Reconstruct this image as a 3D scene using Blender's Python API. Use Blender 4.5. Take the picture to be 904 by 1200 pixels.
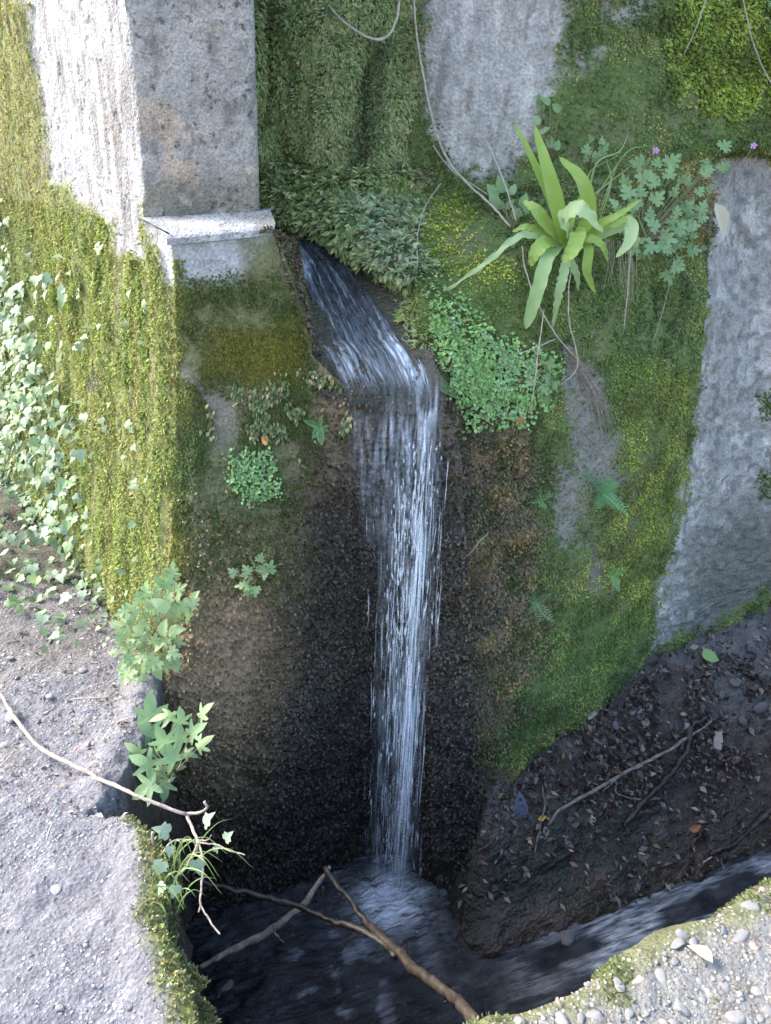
import bpy, math
import numpy as np
from mathutils import Matrix, Vector

# ------------------------------------------------------------------ scene, camera, sky, sun, exposure
for o in list(bpy.data.objects):
    bpy.data.objects.remove(o, do_unlink=True)
scene = bpy.context.scene
COL = scene.collection
rng = np.random.default_rng(11)

PITCH, ROLL = math.radians(25.0), math.radians(2.2)
CAM = np.array([0.0, 0.0, 1.5])
FPX = 906.0                                     # focal length for a picture 1200 high
_F = np.array([0, math.cos(PITCH), -math.sin(PITCH)])
_U0 = np.array([0, math.sin(PITCH), math.cos(PITCH)])
_X0 = np.array([1.0, 0, 0])
_R = math.cos(ROLL) * _X0 + math.sin(ROLL) * _U0
_U = -math.sin(ROLL) * _X0 + math.cos(ROLL) * _U0
cam = bpy.data.cameras.new('camera')
cam.sensor_fit = 'VERTICAL'
cam.sensor_height = 24.0
cam.lens = 24.0 * FPX / 1200.0
cam.clip_start, cam.clip_end = 0.02, 500.0
camo = bpy.data.objects.new('camera', cam)
COL.objects.link(camo)
camo.matrix_world = Matrix(((_R[0], _U[0], -_F[0], CAM[0]), (_R[1], _U[1], -_F[1], CAM[1]),
                            (_R[2], _U[2], -_F[2], CAM[2]), (0, 0, 0, 1)))
scene.camera = camo

SUN_DIR = Vector((-0.70, 0.24, 0.66)).normalized()     # towards the sun: behind the pillar, to the left
world = bpy.data.worlds.new('World')
scene.world = world
world.use_nodes = True
wn = world.node_tree
sky = wn.nodes.new('ShaderNodeTexSky')
sky.sky_type = 'NISHITA'
sky.sun_disc = False
sky.sun_elevation = math.asin(SUN_DIR.z)
sky.sun_rotation = math.atan2(SUN_DIR.x, SUN_DIR.y)
sky.air_density, sky.dust_density, sky.ozone_density = 1.0, 3.0, 1.0
wn.nodes['Background'].inputs['Strength'].default_value = 0.15
wn.links.new(sky.outputs[0], wn.nodes['Background'].inputs['Color'])
sun = bpy.data.lights.new('sun', 'SUN')
sun.energy = 1.05
sun.angle = math.radians(12.0)
sun.color = (1.0, 0.98, 0.95)
suno = bpy.data.objects.new('sun', sun)
COL.objects.link(suno)
suno.rotation_euler = (-SUN_DIR).to_track_quat('-Z', 'Y').to_euler()
scene.view_settings.view_transform = 'Standard'
scene.view_settings.look = 'None'
scene.view_settings.exposure = 2.6
scene.view_settings.gamma = 1.0

# ------------------------------------------------------------------ helpers: layout
def ray(px, py):
    return _F + (px - 452.0) / FPX * _R + (600.0 - py) / FPX * _U
def at(px, py, Y):
    d = ray(px, py)
    return CAM + d * (Y / d[1])
def atz(px, py, z):
    d = ray(px, py)
    return CAM + d * ((z - CAM[2]) / d[2])
def proj(P):
    D = P - CAM
    w = D @ _F
    return 452.0 + FPX * (D @ _R) / w, 600.0 - FPX * (D @ _U) / w

def _hash(i, j, k, seed):
    n = (i.astype(np.uint32) * np.uint32(374761393) + j.astype(np.uint32) * np.uint32(668265263)
         + k.astype(np.uint32) * np.uint32(2246822519) + np.uint32(seed * 3266489917 & 0xffffffff))
    n = (n ^ (n >> np.uint32(13))) * np.uint32(1274126177)
    n = (n ^ (n >> np.uint32(15))) * np.uint32(2654435761)
    return ((n ^ (n >> np.uint32(16))) & np.uint32(0xffff)).astype(np.float32) / 65535.0
def vnoise(P, freq, seed=0):
    """smooth noise in -1..1 at the points P (N,3); freq a number or three numbers"""
    Q = (P * np.asarray(freq, dtype=np.float64)).astype(np.float64) + 1000.0
    I = np.floor(Q).astype(np.int64)
    f = (Q - I).astype(np.float32)
    f = f * f * f * (f * (f * 6 - 15) + 10)
    i, j, k = I[:, 0], I[:, 1], I[:, 2]
    r = 0
    for a in (0, 1):
        wa = f[:, 0] if a else 1 - f[:, 0]
        for b in (0, 1):
            wb = f[:, 1] if b else 1 - f[:, 1]
            for c in (0, 1):
                wc = f[:, 2] if c else 1 - f[:, 2]
                r = r + wa * wb * wc * _hash(i + a, j + b, k + c, seed)
    return r * 2 - 1
def fbm(P, freq, octaves=4, seed=0, gain=0.5):
    r, a, f, t = 0, 1.0, np.asarray(freq, dtype=np.float64), 0
    for o in range(octaves):
        r = r + a * vnoise(P, f, seed + o * 7)
        t += a
        a *= gain
        f = f * 2.03
    return r / t
def sstep(a, b, x):
    t = np.clip((x - a) / (b - a), 0, 1)
    return t * t * (3 - 2 * t)
def poly(px, py, pts, soft):
    """1 inside the outline, falling to 0 over soft"""
    n = len(pts)
    d2 = np.full(px.shape, 1e18)
    inside = np.zeros(px.shape, bool)
    for a in range(n):
        x1, y1 = pts[a]
        x2, y2 = pts[(a + 1) % n]
        ex, ey = x2 - x1, y2 - y1
        t = np.clip(((px - x1) * ex + (py - y1) * ey) / (ex * ex + ey * ey + 1e-9), 0, 1)
        d2 = np.minimum(d2, (px - x1 - t * ex) ** 2 + (py - y1 - t * ey) ** 2)
        c = ((y1 > py) != (y2 > py)) & (px < ex * (py - y1) / (ey if ey else 1e-9) + x1)
        inside ^= c
    d = np.sqrt(d2) * np.where(inside, 1, -1)
    return sstep(-soft, soft, d)

def catmull(pts, n, closed=False):
    """resample a polyline (K,D) to n points along a Catmull-Rom curve"""
    P = np.asarray(pts, float)
    K = len(P)
    if K == 2:
        t = np.linspace(0, 1, n)[:, None]
        return P[0] * (1 - t) + P[1] * t
    E = np.vstack([2 * P[0] - P[1], P, 2 * P[-1] - P[-2]])
    t = np.linspace(0, K - 1 - 1e-9, n)
    i = t.astype(int)
    f = (t - i)[:, None]
    a, b, c, d = E[i], E[i + 1], E[i + 2], E[i + 3]
    return 0.5 * (2 * b + (c - a) * f + (2 * a - 5 * b + 4 * c - d) * f ** 2 + (3 * b - a - 3 * c + d) * f ** 3)
def resample(grid_c, ts, linear):
    """grid_c (K,M,3) along axis 0 at parameters ts (0..K-1)"""
    K = len(grid_c)
    if linear or K < 3:
        i = np.minimum(ts.astype(int), K - 2)
        f = (ts - i)[:, None, None]
        return grid_c[i] * (1 - f) + grid_c[i + 1] * f
    E = np.concatenate([2 * grid_c[:1] - grid_c[1:2], grid_c, 2 * grid_c[-1:] - grid_c[-2:-1]])
    i = np.minimum(ts.astype(int), K - 2)
    f = (ts - i)[:, None, None]
    a, b, c, d = E[i], E[i + 1], E[i + 2], E[i + 3]
    return 0.5 * (2 * b + (c - a) * f + (2 * a - 5 * b + 4 * c - d) * f ** 2 + (3 * b - a - 3 * c + d) * f ** 3)
def even(G, n):
    """parameters that spread n samples evenly by mean chord length along axis 0"""
    L = np.linalg.norm(np.diff(G, axis=0), axis=2).mean(axis=1)
    c = np.concatenate([[0], np.cumsum(L)])
    return np.clip(np.interp(np.linspace(0, c[-1], n), c, np.arange(len(c))), 0, len(c) - 1 - 1e-9)
def loft(rows, nv, nu, lin_v=False, lin_u=False):
    G = np.asarray(rows, float)
    G = resample(G, even(G, nv), lin_v)
    G = G.transpose(1, 0, 2)
    G = resample(G, even(G, nu), lin_u)
    return G.transpose(1, 0, 2)                # (nv, nu, 3)
def grid_normals(G):
    du = np.gradient(G, axis=1)
    dv = np.gradient(G, axis=0)
    N = np.cross(du, dv)
    N /= np.linalg.norm(N, axis=2, keepdims=True) + 1e-12
    return N
def face_camera(G, N):
    s = np.sign(((CAM - G) * N).sum())
    return N * (s if s else 1)

# ------------------------------------------------------------------ helpers: meshes
def link(name, me, mat=None, parent=None):
    o = bpy.data.objects.new(name, me)
    COL.objects.link(o)
    if mat is not None and me is not None and len(me.materials) == 0:
        me.materials.append(mat)
    if parent is not None:
        o.parent = parent
    return o
def empty(name, loc=(0, 0, 0)):
    o = bpy.data.objects.new(name, None)
    COL.objects.link(o)
    o.location = loc
    o.empty_display_size = 0.05
    return o
def tag(o, label=None, cat=None, group=None, kind=None):
    if label: o['label'] = label
    if cat: o['category'] = cat
    if group: o['group'] = group
    if kind: o['kind'] = kind
    return o
def mesh_np(name, V, F, smooth=True, color=None, floats=None, uv=None):
    """V (N,3), F (M,3|4) arrays -> mesh; colour per vertex, float attributes per vertex, uv per vertex"""
    V = np.asarray(V, np.float32)
    F = np.asarray(F, np.int32)
    me = bpy.data.meshes.new(name)
    k = F.shape[1]
    me.vertices.add(len(V)); me.vertices.foreach_set('co', V.ravel())
    me.loops.add(F.size); me.loops.foreach_set('vertex_index', F.ravel())
    me.polygons.add(len(F))
    me.polygons.foreach_set('loop_start', np.arange(0, F.size, k, dtype=np.int32))
    me.update(calc_edges=True)
    if smooth:
        me.polygons.foreach_set('use_smooth', np.ones(len(F), bool))
    if color is not None:
        a = me.attributes.new('Col', 'FLOAT_COLOR', 'POINT')
        c = np.ones((len(V), 4), np.float32)
        c[:, :3] = color
        a.data.foreach_set('color', c.ravel())
    for n, v in (floats or {}).items():
        a = me.attributes.new(n, 'FLOAT', 'POINT')
        a.data.foreach_set('value', np.asarray(v, np.float32))
    if uv is not None:
        l = me.uv_layers.new(name='flow')
        l.data.foreach_set('uv', np.asarray(uv, np.float32)[F.ravel()].ravel())
    me.validate()
    return me
def grid_faces(nv, nu, flip=False):
    i = np.arange(nv * nu).reshape(nv, nu)
    q = np.stack([i[:-1, :-1], i[:-1, 1:], i[1:, 1:], i[1:, :-1]], -1).reshape(-1, 4)
    return q[:, ::-1] if flip else q
def grid_mesh(name, G, color=None, floats=None, uv=None, keep=None):
    nv, nu = G.shape[:2]
    N = grid_normals(G)
    flip = ((CAM - G) * N).sum() < 0
    F = grid_faces(nv, nu, flip)
    if keep is not None:
        k = keep.ravel()
        F = F[k[F].all(axis=1)]
    return mesh_np(name, G.reshape(-1, 3), F, True, color, floats, uv)
def tube_geo(pts, rad, seg=7, n=None, caps=True):
    P = np.asarray(pts, float)
    n = n or max(2, len(P) * 4)
    R = np.interp(np.linspace(0, 1, n), np.linspace(0, 1, len(np.atleast_1d(rad))), np.atleast_1d(rad)) if np.ndim(rad) else np.full(n, rad)
    P = catmull(P, n)
    T = np.gradient(P, axis=0)
    T /= np.linalg.norm(T, axis=1, keepdims=True) + 1e-12
    ref = np.array([0.31, 0.77, 0.55])
    V = []
    a = np.linspace(0, 2 * math.pi, seg, endpoint=False)
    for p, t, r in zip(P, T, R):
        u = np.cross(t, ref); u /= np.linalg.norm(u) + 1e-12
        w = np.cross(t, u)
        V.append(p + r * (np.cos(a)[:, None] * u + np.sin(a)[:, None] * w))
    V = np.concatenate(V)
    F = []
    for i in range(n - 1):
        for j in range(seg):
            F.append((i * seg + j, i * seg + (j + 1) % seg, (i + 1) * seg + (j + 1) % seg, (i + 1) * seg + j))
    if caps:
        V = np.vstack([V, P[0], P[-1]])
        c0, c1 = len(V) - 2, len(V) - 1
        for j in range(seg):
            F.append((c0, (j + 1) % seg, j, j))
            F.append((c1, (n - 1) * seg + j, (n - 1) * seg + (j + 1) % seg, (n - 1) * seg + (j + 1) % seg))
    return V, F
def pydata(name, V, F, smooth=True):
    me = bpy.data.meshes.new(name)
    F = [tuple(dict.fromkeys(int(x) for x in f)) for f in F]
    me.from_pydata([tuple(map(float, v)) for v in V], [], F)
    me.update()
    if smooth:
        me.polygons.foreach_set('use_smooth', np.ones(len(me.polygons), bool))
    return me
def join_geo(parts):
    V, F, o = [], [], 0
    for v, f in parts:
        V.append(v)
        F += [tuple(i + o for i in ff) for ff in f]
        o += len(v)
    return np.concatenate(V), F
def unit(v):
    v = np.asarray(v, float)
    return v / (np.linalg.norm(v, axis=-1, keepdims=True) + 1e-12)
def scatter(TV, TF, pos, ax, ay, az, scale, color):
    """copies of a small template (TV verts, TF faces) at pos with axes ax, ay, az; colour per copy -> V, F, C"""
    TV = np.asarray(TV, float); TF = np.asarray(TF, int)
    n = len(pos)
    scale = np.asarray(scale, float)
    if scale.ndim == 1: scale = np.repeat(scale[:, None], 3, 1)
    V = (pos[:, None, :] + TV[None, :, 0, None] * (ax * scale[:, :1])[:, None, :]
         + TV[None, :, 1, None] * (ay * scale[:, 1:2])[:, None, :] + TV[None, :, 2, None] * (az * scale[:, 2:3])[:, None, :])
    F = (TF[None] + (np.arange(n) * len(TV))[:, None, None]).reshape(-1, TF.shape[1])
    C = np.repeat(color[:, None, :], len(TV), 1)
    return V.reshape(-1, 3), F, C.reshape(-1, 3)
def cat_geo(L):
    V, F, C, o = [], [], [], 0
    for v, f, c in L:
        V.append(v); F.append(f + o); C.append(c); o += len(v)
    return np.concatenate(V), np.concatenate(F), np.concatenate(C)
def mix(c, m, rgb):
    m = m[:, None]
    return c * (1 - m) + np.asarray(rgb) * m

# ------------------------------------------------------------------ materials
def new_mat(name):
    m = bpy.data.materials.new(name)
    m.use_nodes = True
    nt = m.node_tree
    return m, nt, nt.nodes['Principled BSDF']
def N_(nt, t, **kw):
    n = nt.nodes.new(t)
    for k, v in kw.items():
        if k in n.inputs: n.inputs[k].default_value = v
        else: setattr(n, k, v)
    return n
def ramp(nt, src, p0, c0, p1, c1):
    r = nt.nodes.new('ShaderNodeMapRange')
    r.inputs[1].default_value, r.inputs[2].default_value = p0, p1
    r.inputs[3].default_value, r.inputs[4].default_value = c0, c1
    nt.links.new(src, r.inputs[0])
    return r.outputs[0]
def math_(nt, op, a, b):
    n = nt.nodes.new('ShaderNodeMath'); n.operation = op
    for i, v in enumerate((a, b)):
        if isinstance(v, (int, float)): n.inputs[i].default_value = v
        else: nt.links.new(v, n.inputs[i])
    return n.outputs[0]
def mul_col(nt, colour, fac):
    m = nt.nodes.new('ShaderNodeVectorMath'); m.operation = 'SCALE'
    nt.links.new(colour, m.inputs[0]); nt.links.new(fac, m.inputs['Scale'])
    return m.outputs[0]
def bump(nt, p, height, strength, dist, prev=None):
    b = N_(nt, 'ShaderNodeBump', Strength=strength, Distance=dist)
    nt.links.new(height, b.inputs['Height'])
    if prev is not None: nt.links.new(prev, b.inputs['Normal'])
    nt.links.new(b.outputs[0], p.inputs['Normal'])
    return b.outputs[0]

def mat_surface(name, fine=160.0, coarse=28.0, var=(0.55, 1.4), bstr=0.9, bdist=0.006, spots=None, spec=0.4):
    """vertex colour 'Col' as the thing's own colour, float 'wet' lowers roughness; noise gives grain and relief"""
    m, nt, p = new_mat(name)
    L = nt.links
    a = N_(nt, 'ShaderNodeAttribute', attribute_name='Col')
    w = N_(nt, 'ShaderNodeAttribute', attribute_name='wet')
    tc = N_(nt, 'ShaderNodeTexCoord')
    n1 = N_(nt, 'ShaderNodeTexNoise', Scale=fine, Detail=6.0, Roughness=0.65)
    n2 = N_(nt, 'ShaderNodeTexNoise', Scale=coarse, Detail=5.0, Roughness=0.6)
    vo = N_(nt, 'ShaderNodeTexVoronoi', Scale=fine * 0.7)
    for n in (n1, n2, vo): L.new(tc.outputs['Object'], n.inputs['Vector'])
    f1 = ramp(nt, n1.outputs[0], 0.3, var[0], 0.7, var[1])
    f2 = ramp(nt, n2.outputs[0], 0.3, 0.78, 0.7, 1.22)
    f = math_(nt, 'MULTIPLY', f1, f2)
    c = mul_col(nt, a.outputs['Color'], f)
    if spots:                                          # small dark lichen specks and pits
        ns = N_(nt, 'ShaderNodeTexNoise', Scale=spots, Detail=4.0, Roughness=0.7)
        L.new(tc.outputs['Object'], ns.inputs['Vector'])
        c = mul_col(nt, c, ramp(nt, ns.outputs[0], 0.57, 1.0, 0.66, 0.36))
    L.new(c, p.inputs['Base Color'])
    L.new(ramp(nt, w.outputs['Fac'], 0.0, 0.93, 1.0, 0.30), p.inputs['Roughness'])
    p.inputs['Specular IOR Level'].default_value = spec
    h = math_(nt, 'ADD', n1.outputs[0], math_(nt, 'MULTIPLY', vo.outputs['Distance'], 0.6))
    b1 = bump(nt, p, n2.outputs[0], 0.5, 0.02)
    bump(nt, p, h, bstr, bdist, b1)
    return m
def mat_leafy(name, trans=0.3, rough=0.55, spec=0.35, var=0.25):
    """vertex coloured small leaves"""
    m, nt, p = new_mat(name)
    L = nt.links
    a = N_(nt, 'ShaderNodeAttribute', attribute_name='Col')
    L.new(a.outputs['Color'], p.inputs['Base Color'])
    p.inputs['Roughness'].default_value = rough
    p.inputs['Specular IOR Level'].default_value = spec
    t = N_(nt, 'ShaderNodeBsdfTranslucent')
    L.new(a.outputs['Color'], t.inputs['Color'])
    mx = N_(nt, 'ShaderNodeMixShader', Fac=trans)
    L.new(p.outputs[0], mx.inputs[1]); L.new(t.outputs[0], mx.inputs[2])
    L.new(mx.outputs[0], nt.nodes['Material Output'].inputs['Surface'])
    return m
def mat_leaf(name, rgb, rgb2, trans=0.35, rough=0.42, scale=60.0):
    """a leaf: veins and blotches from noise, each copy a little different"""
    m, nt, p = new_mat(name)
    L = nt.links
    oi = N_(nt, 'ShaderNodeObjectInfo')
    tc = N_(nt, 'ShaderNodeTexCoord')
    n = N_(nt, 'ShaderNodeTexNoise', Scale=scale, Detail=4.0)
    L.new(tc.outputs['Object'], n.inputs['Vector'])
    f = math_(nt, 'ADD', math_(nt, 'MULTIPLY', oi.outputs['Random'], 0.6), math_(nt, 'MULTIPLY', n.outputs[0], 0.5))
    cr = N_(nt, 'ShaderNodeMix', data_type='RGBA')
    cr.inputs[6].default_value = (*rgb, 1); cr.inputs[7].default_value = (*rgb2, 1)
    L.new(f, cr.inputs[0])
    L.new(cr.outputs[2], p.inputs['Base Color'])
    p.inputs['Roughness'].default_value = rough
    p.inputs['Specular IOR Level'].default_value = 0.4
    bump(nt, p, n.outputs[0], 0.35, 0.003)
    t = N_(nt, 'ShaderNodeBsdfTranslucent')
    L.new(cr.outputs[2], t.inputs['Color'])
    mx = N_(nt, 'ShaderNodeMixShader', Fac=trans)
    L.new(p.outputs[0], mx.inputs[1]); L.new(t.outputs[0], mx.inputs[2])
    L.new(mx.outputs[0], nt.nodes['Material Output'].inputs['Surface'])
    return m
def mat_plain(name, rgb, rgb2, rough=0.8, scale=60.0, stretch=None, bdist=0.003, spec=0.3):
    m, nt, p = new_mat(name)
    L = nt.links
    tc = N_(nt, 'ShaderNodeTexCoord')
    oi = N_(nt, 'ShaderNodeObjectInfo')
    n = N_(nt, 'ShaderNodeTexNoise', Scale=scale, Detail=5.0, Roughness=0.65)
    L.new(tc.outputs['Object'], n.inputs['Vector'])
    f = math_(nt, 'ADD', ramp(nt, n.outputs[0], 0.35, -0.1, 0.65, 0.9), math_(nt, 'MULTIPLY', oi.outputs['Random'], 0.25))
    cr = N_(nt, 'ShaderNodeMix', data_type='RGBA')
    cr.inputs[6].default_value = (*rgb, 1); cr.inputs[7].default_value = (*rgb2, 1)
    L.new(f, cr.inputs[0])
    L.new(cr.outputs[2], p.inputs['Base Color'])
    p.inputs['Roughness'].default_value = rough
    p.inputs['Specular IOR Level'].default_value = spec
    bump(nt, p, n.outputs[0], 0.7, bdist)
    return m

M_WALL = mat_surface('weathered_concrete_and_moss', fine=170, coarse=20, var=(0.6, 1.35), spots=48.0)
M_ROCK = mat_surface('wet_algae_rock', fine=110, coarse=24, var=(0.62, 1.32), bstr=0.9, bdist=0.009, spec=0.5)
M_EARTH = mat_surface('trodden_earth', fine=140, coarse=18, var=(0.6, 1.3), bstr=1.0, bdist=0.008)
M_MOSS = mat_leafy('moss_leaflets', trans=0.25, rough=0.7, spec=0.2)
M_SOFT = mat_leafy('soft_small_leaves', trans=0.4, rough=0.5)

def warp(P, px, py, amp=9.0, f=9.0, seed=3):
    return px + amp * fbm(P, f, 4, seed) * 2, py + amp * fbm(P, f, 4, seed + 50) * 2
GREY, PALE, BROWN = (0.30, 0.30, 0.29), (0.50, 0.49, 0.46), (0.11, 0.085, 0.05)
YELLOW, OLIVE, GREEN, DEEP = (0.25, 0.25, 0.03), (0.15, 0.14, 0.03), (0.085, 0.13, 0.028), (0.035, 0.055, 0.016)
BLACK = (0.010, 0.009, 0.008)

# ------------------------------------------------------------------ pillar: base front, ledge, shaft, side face
CF = at(201, 275, 2.05)                         # front corner of the ledge
CS = at(170, 256, 2.18)                         # corner of the shaft, set back on the ledge
dL = CS - CF; dL[2] = 0; T_SH = np.linalg.norm(dL); dL = dL / T_SH
nL = np.array([-dL[1], dL[0], 0.0])
if nL @ (CAM - CF) < 0: nL = -nL

base_rows = [
 [at(201,275,2.05), at(230,273,2.05), at(275,269,2.05), at(322,263,2.05), at(345,330,2.05), at(368,420,2.04), at(410,458,2.0), at(440,475,1.998), at(470,476,1.998), at(500,464,2.0), at(530,445,2.08)],
 [at(204,380,2.04), at(230,380,2.035), at(275,380,2.03), at(325,385,2.03), at(350,410,2.035), at(374,455,2.03), at(412,490,1.998), at(440,505,1.993), at(470,505,1.993), at(502,495,2.0), at(535,490,2.07)],
 [at(202,520,2.02), at(230,520,2.01), at(275,520,2.0), at(325,525,2.0), at(352,530,2.01), at(380,540,2.02), at(412,560,2.008), at(440,575,2.012), at(470,575,2.012), at(505,565,2.0), at(540,560,2.03)],
 [at(195,690,1.98), at(225,690,1.965), at(270,690,1.95), at(322,690,1.96), at(354,690,1.98), at(384,690,2.02), at(415,690,2.07), at(442,690,2.09), at(470,690,2.08), at(510,690,2.0), at(550,690,2.0)],
 [at(186,850,1.92), at(220,850,1.91), at(268,850,1.91), at(322,850,1.935), at(356,850,1.97), at(388,850,2.03), at(417,850,2.09), at(444,850,2.11), at(472,850,2.09), at(513,850,1.98), at(555,850,1.98)],
 [at(190,1090,1.86), at(225,1090,1.87), at(272,1090,1.88), at(325,1090,1.92), at(358,1090,1.96), at(390,1090,2.03), at(418,1090,2.09), at(445,1090,2.11), at(472,1090,2.09), at(515,1090,1.95), at(560,1090,1.96)],
]
for i_ in range(4): base_rows[0][i_] = base_rows[0][i_] + np.array([0, 0, -0.014])
base_rows.append([p + np.array([0, 0, -0.35]) for p in base_rows[-1]])
GB = loft(base_rows, 520, 330, lin_v=False, lin_u=True)
def corner_shift(P, dist):
    Q = np.stack([0 * P[:, 0], 0 * P[:, 0], P[:, 2]], 1)
    s = (0.016 * fbm(Q, 6, 3, 11) + 0.010 * fbm(Q, 30, 3, 12) - 0.012) * sstep(0.085, 0.0, dist) * sstep(1.28, 1.18, P[:, 2])
    return s[:, None] * unit(nL + np.array([0, -1.0, 0]))
def rough_base(G):
    N = face_camera(G, grid_normals(G))
    P = G.reshape(-1, 3)
    px, py = proj(P)
    wx, wy = warp(P, px, py)
    rough = sstep(430, 640, wy + 0.35 * (wx - 300))
    d = 0.012 * fbm(P, 5, 3, 1) + 0.005 * fbm(P, 22, 3, 2) * (0.4 + rough)
    q = P @ np.array([[0.9, 0.0, 0.45], [0, 1, 0], [-0.45, 0, 0.9]])
    sc = fbm(q, (38, 30, 62), 3, 5)
    d += rough * (0.010 * np.abs(sc) + 0.009 * fbm(q, (75, 60, 120), 2, 9) + 0.02 * fbm(P, 9, 3, 4))
    d *= sstep(284, 330, py + 300 * (px > 326))
    edge = np.abs(np.linspace(0, 1, G.shape[1]))[None].repeat(G.shape[0], 0).ravel()
    d *= sstep(0, 0.03, edge)
    P = P + N.reshape(-1, 3) * d[:, None] + corner_shift(P, edge * 0.95)
    return P.reshape(G.shape), N
GB, NB = rough_base(GB)
PB = GB.reshape(-1, 3)
bx_, by_ = proj(PB)
wx, wy = warp(PB, bx_, by_, 10, 11)
n1 = fbm(PB, 14, 4, 21); n2 = fbm(PB, 45, 3, 22)
c = np.tile(np.array((0.18, 0.135, 0.075)), (len(PB), 1))
c = mix(c, sstep(0.05, 0.35, n1) * 0.5, (0.10, 0.09, 0.05))
c = mix(c, poly(wx, wy, [(190,250),(335,250),(310,300),(275,335),(200,340)], 12), GREY)
c = mix(c, poly(wx, wy, [(280,275),(350,280),(372,430),(300,345),(285,320)], 14) * 0.85, (0.10, 0.11, 0.04))
c = mix(c, poly(wx, wy, [(200,335),(360,330),(375,420),(360,470),(205,440)], 16) * 0.9, (0.105, 0.115, 0.04))
c = mix(c, poly(wx, wy, [(255,395),(355,390),(362,425),(330,450),(245,445)], 16) * 0.8, (0.19, 0.16, 0.03))
c = mix(c, poly(wx, wy, [(205,440),(275,440),(280,520),(205,560)], 20) * 0.7, (0.17, 0.165, 0.14))
c = mix(c, poly(wx, wy, [(202,520),(330,500),(350,590),(290,620),(200,610)], 22) * 0.75, (0.07, 0.095, 0.03))
c = mix(c, poly(wx, wy, [(195,600),(330,600),(330,660),(190,680)], 22) * 0.6, (0.09, 0.085, 0.045))
c = mix(c, poly(wx, wy, [(185,670),(260,650),(330,720),(330,860),(260,900),(180,830)], 30) * 0.8, (0.235, 0.17, 0.10))
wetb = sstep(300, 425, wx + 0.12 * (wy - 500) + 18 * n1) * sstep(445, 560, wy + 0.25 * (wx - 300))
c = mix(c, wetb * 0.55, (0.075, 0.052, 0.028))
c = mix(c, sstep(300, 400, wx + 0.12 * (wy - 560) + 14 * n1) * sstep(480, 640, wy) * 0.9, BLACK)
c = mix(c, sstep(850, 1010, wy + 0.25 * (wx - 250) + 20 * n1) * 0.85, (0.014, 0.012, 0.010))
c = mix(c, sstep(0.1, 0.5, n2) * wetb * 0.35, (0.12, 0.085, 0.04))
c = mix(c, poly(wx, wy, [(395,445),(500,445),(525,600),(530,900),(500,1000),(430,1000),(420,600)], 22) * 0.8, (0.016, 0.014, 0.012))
wet = np.clip(0.15 + wetb * 0.85 + sstep(780, 900, wy), 0, 1)
M_BASE_C = c
pillar = empty('pillar', (CF[0], CF[1], 0))
def keep_parent(o, parent):
    o.parent = parent
    o.matrix_parent_inverse = Matrix.Translation(-Vector(parent.location))
    return o
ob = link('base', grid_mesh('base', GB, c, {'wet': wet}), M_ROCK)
keep_parent(ob, pillar)

# side face below the ledge (the lower left wall), following the leaning corner
zc_ = np.array([r[0][2] for r in base_rows]); xc_ = np.array([r[0][0] for r in base_rows]); yc_ = np.array([r[0][1] for r in base_rows])
def corner(z):
    o = np.argsort(zc_)
    return np.stack([np.interp(z, zc_[o], xc_[o]), np.interp(z, zc_[o], yc_[o]), z], -1)
nt_, nz_ = 330, 360
tt = np.linspace(0, 1, nt_) ** 1.15 * 2.6
zz = np.linspace(1.285, -0.35, nz_)
ztop = CF[2] - 0.004 + (CS[2] - CF[2]) * np.clip(tt / T_SH, 0, 1) - 0.02 * sstep(T_SH, T_SH * 1.3, tt)
zg = -0.35 + (zz[:, None] + 0.35) / (zz[0] + 0.35) * (ztop[None] + 0.35)
GL = corner(zg.ravel()).reshape(nz_, nt_, 3) + tt[None, :, None] * dL
def side_bumps(P, G_shape, tpar):
    lump = fbm(P, (9, 9, 3.2), 4, 31)
    d = 0.022 * lump + 0.008 * fbm(P, (40, 40, 16), 3, 32)
    return d
PL = GL.reshape(-1, 3)
tl = np.repeat(tt[None], nz_, 0).ravel()
lx, ly = proj(PL)
wxl, wyl = warp(PL, lx, ly, 9, 9, 8)
BARE = [(36,-40),(152,-40),(169,250),(169,300),(150,290),(128,258),(100,232),(82,214),(66,205),(50,140),(38,60)]
bare_l = np.maximum(poly(wxl, wyl, BARE, 7), poly(lx, ly + 6 * fbm(PL, 20, 3, 33), [(160,240),(206,262),(212,335),(200,338),(190,300),(176,268)], 4))
GLd = (PL + nL * (side_bumps(PL, None, tl) * sstep(0, 0.08, tl) * (1 - 0.85 * bare_l) + 0.010 * (1 - bare_l) * sstep(0.0, 0.05, tl))[:, None] + corner_shift(PL, tl)).reshape(GL.shape)
def side_colour(P, wx, wy, bare):
    st = fbm(P, (30, 30, 2.2), 4, 41)
    st2 = fbm(P, (60, 60, 5), 3, 42)
    cc = np.tile(np.array((0.15, 0.165, 0.05)), (len(P), 1))
    cc = mix(cc, sstep(0.1, 0.45, st) * 0.7, (0.19, 0.155, 0.06))
    cc = mix(cc, sstep(0.05, 0.45, -st) * 0.55, (0.07, 0.065, 0.035))
    cb = np.tile(np.array((0.29, 0.29, 0.29)), (len(P), 1))
    cb = mix(cb, sstep(-0.1, 0.3, 0.5 * st2 + 0.8 * fbm(P, (16, 16, 9), 4, 45)) * 0.75, (0.41, 0.41, 0.40))
    cb = mix(cb, sstep(0.0, 0.32, 0.6 * st + 0.7 * fbm(P, (13, 13, 6), 4, 46)) * 0.8, (0.15, 0.14, 0.135))
    cb = mix(cb, sstep(0.25, 0.45, fbm(P, 20, 3, 44)) * 0.5, (0.20, 0.17, 0.14))
    return cc * (1 - bare[:, None]) + cb * bare[:, None]
cl = side_colour(PL, wxl, wyl, bare_l)
hole = poly(wxl, wyl, [(100,400),(112,395),(122,430),(120,462),(103,465)], 5)
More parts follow.
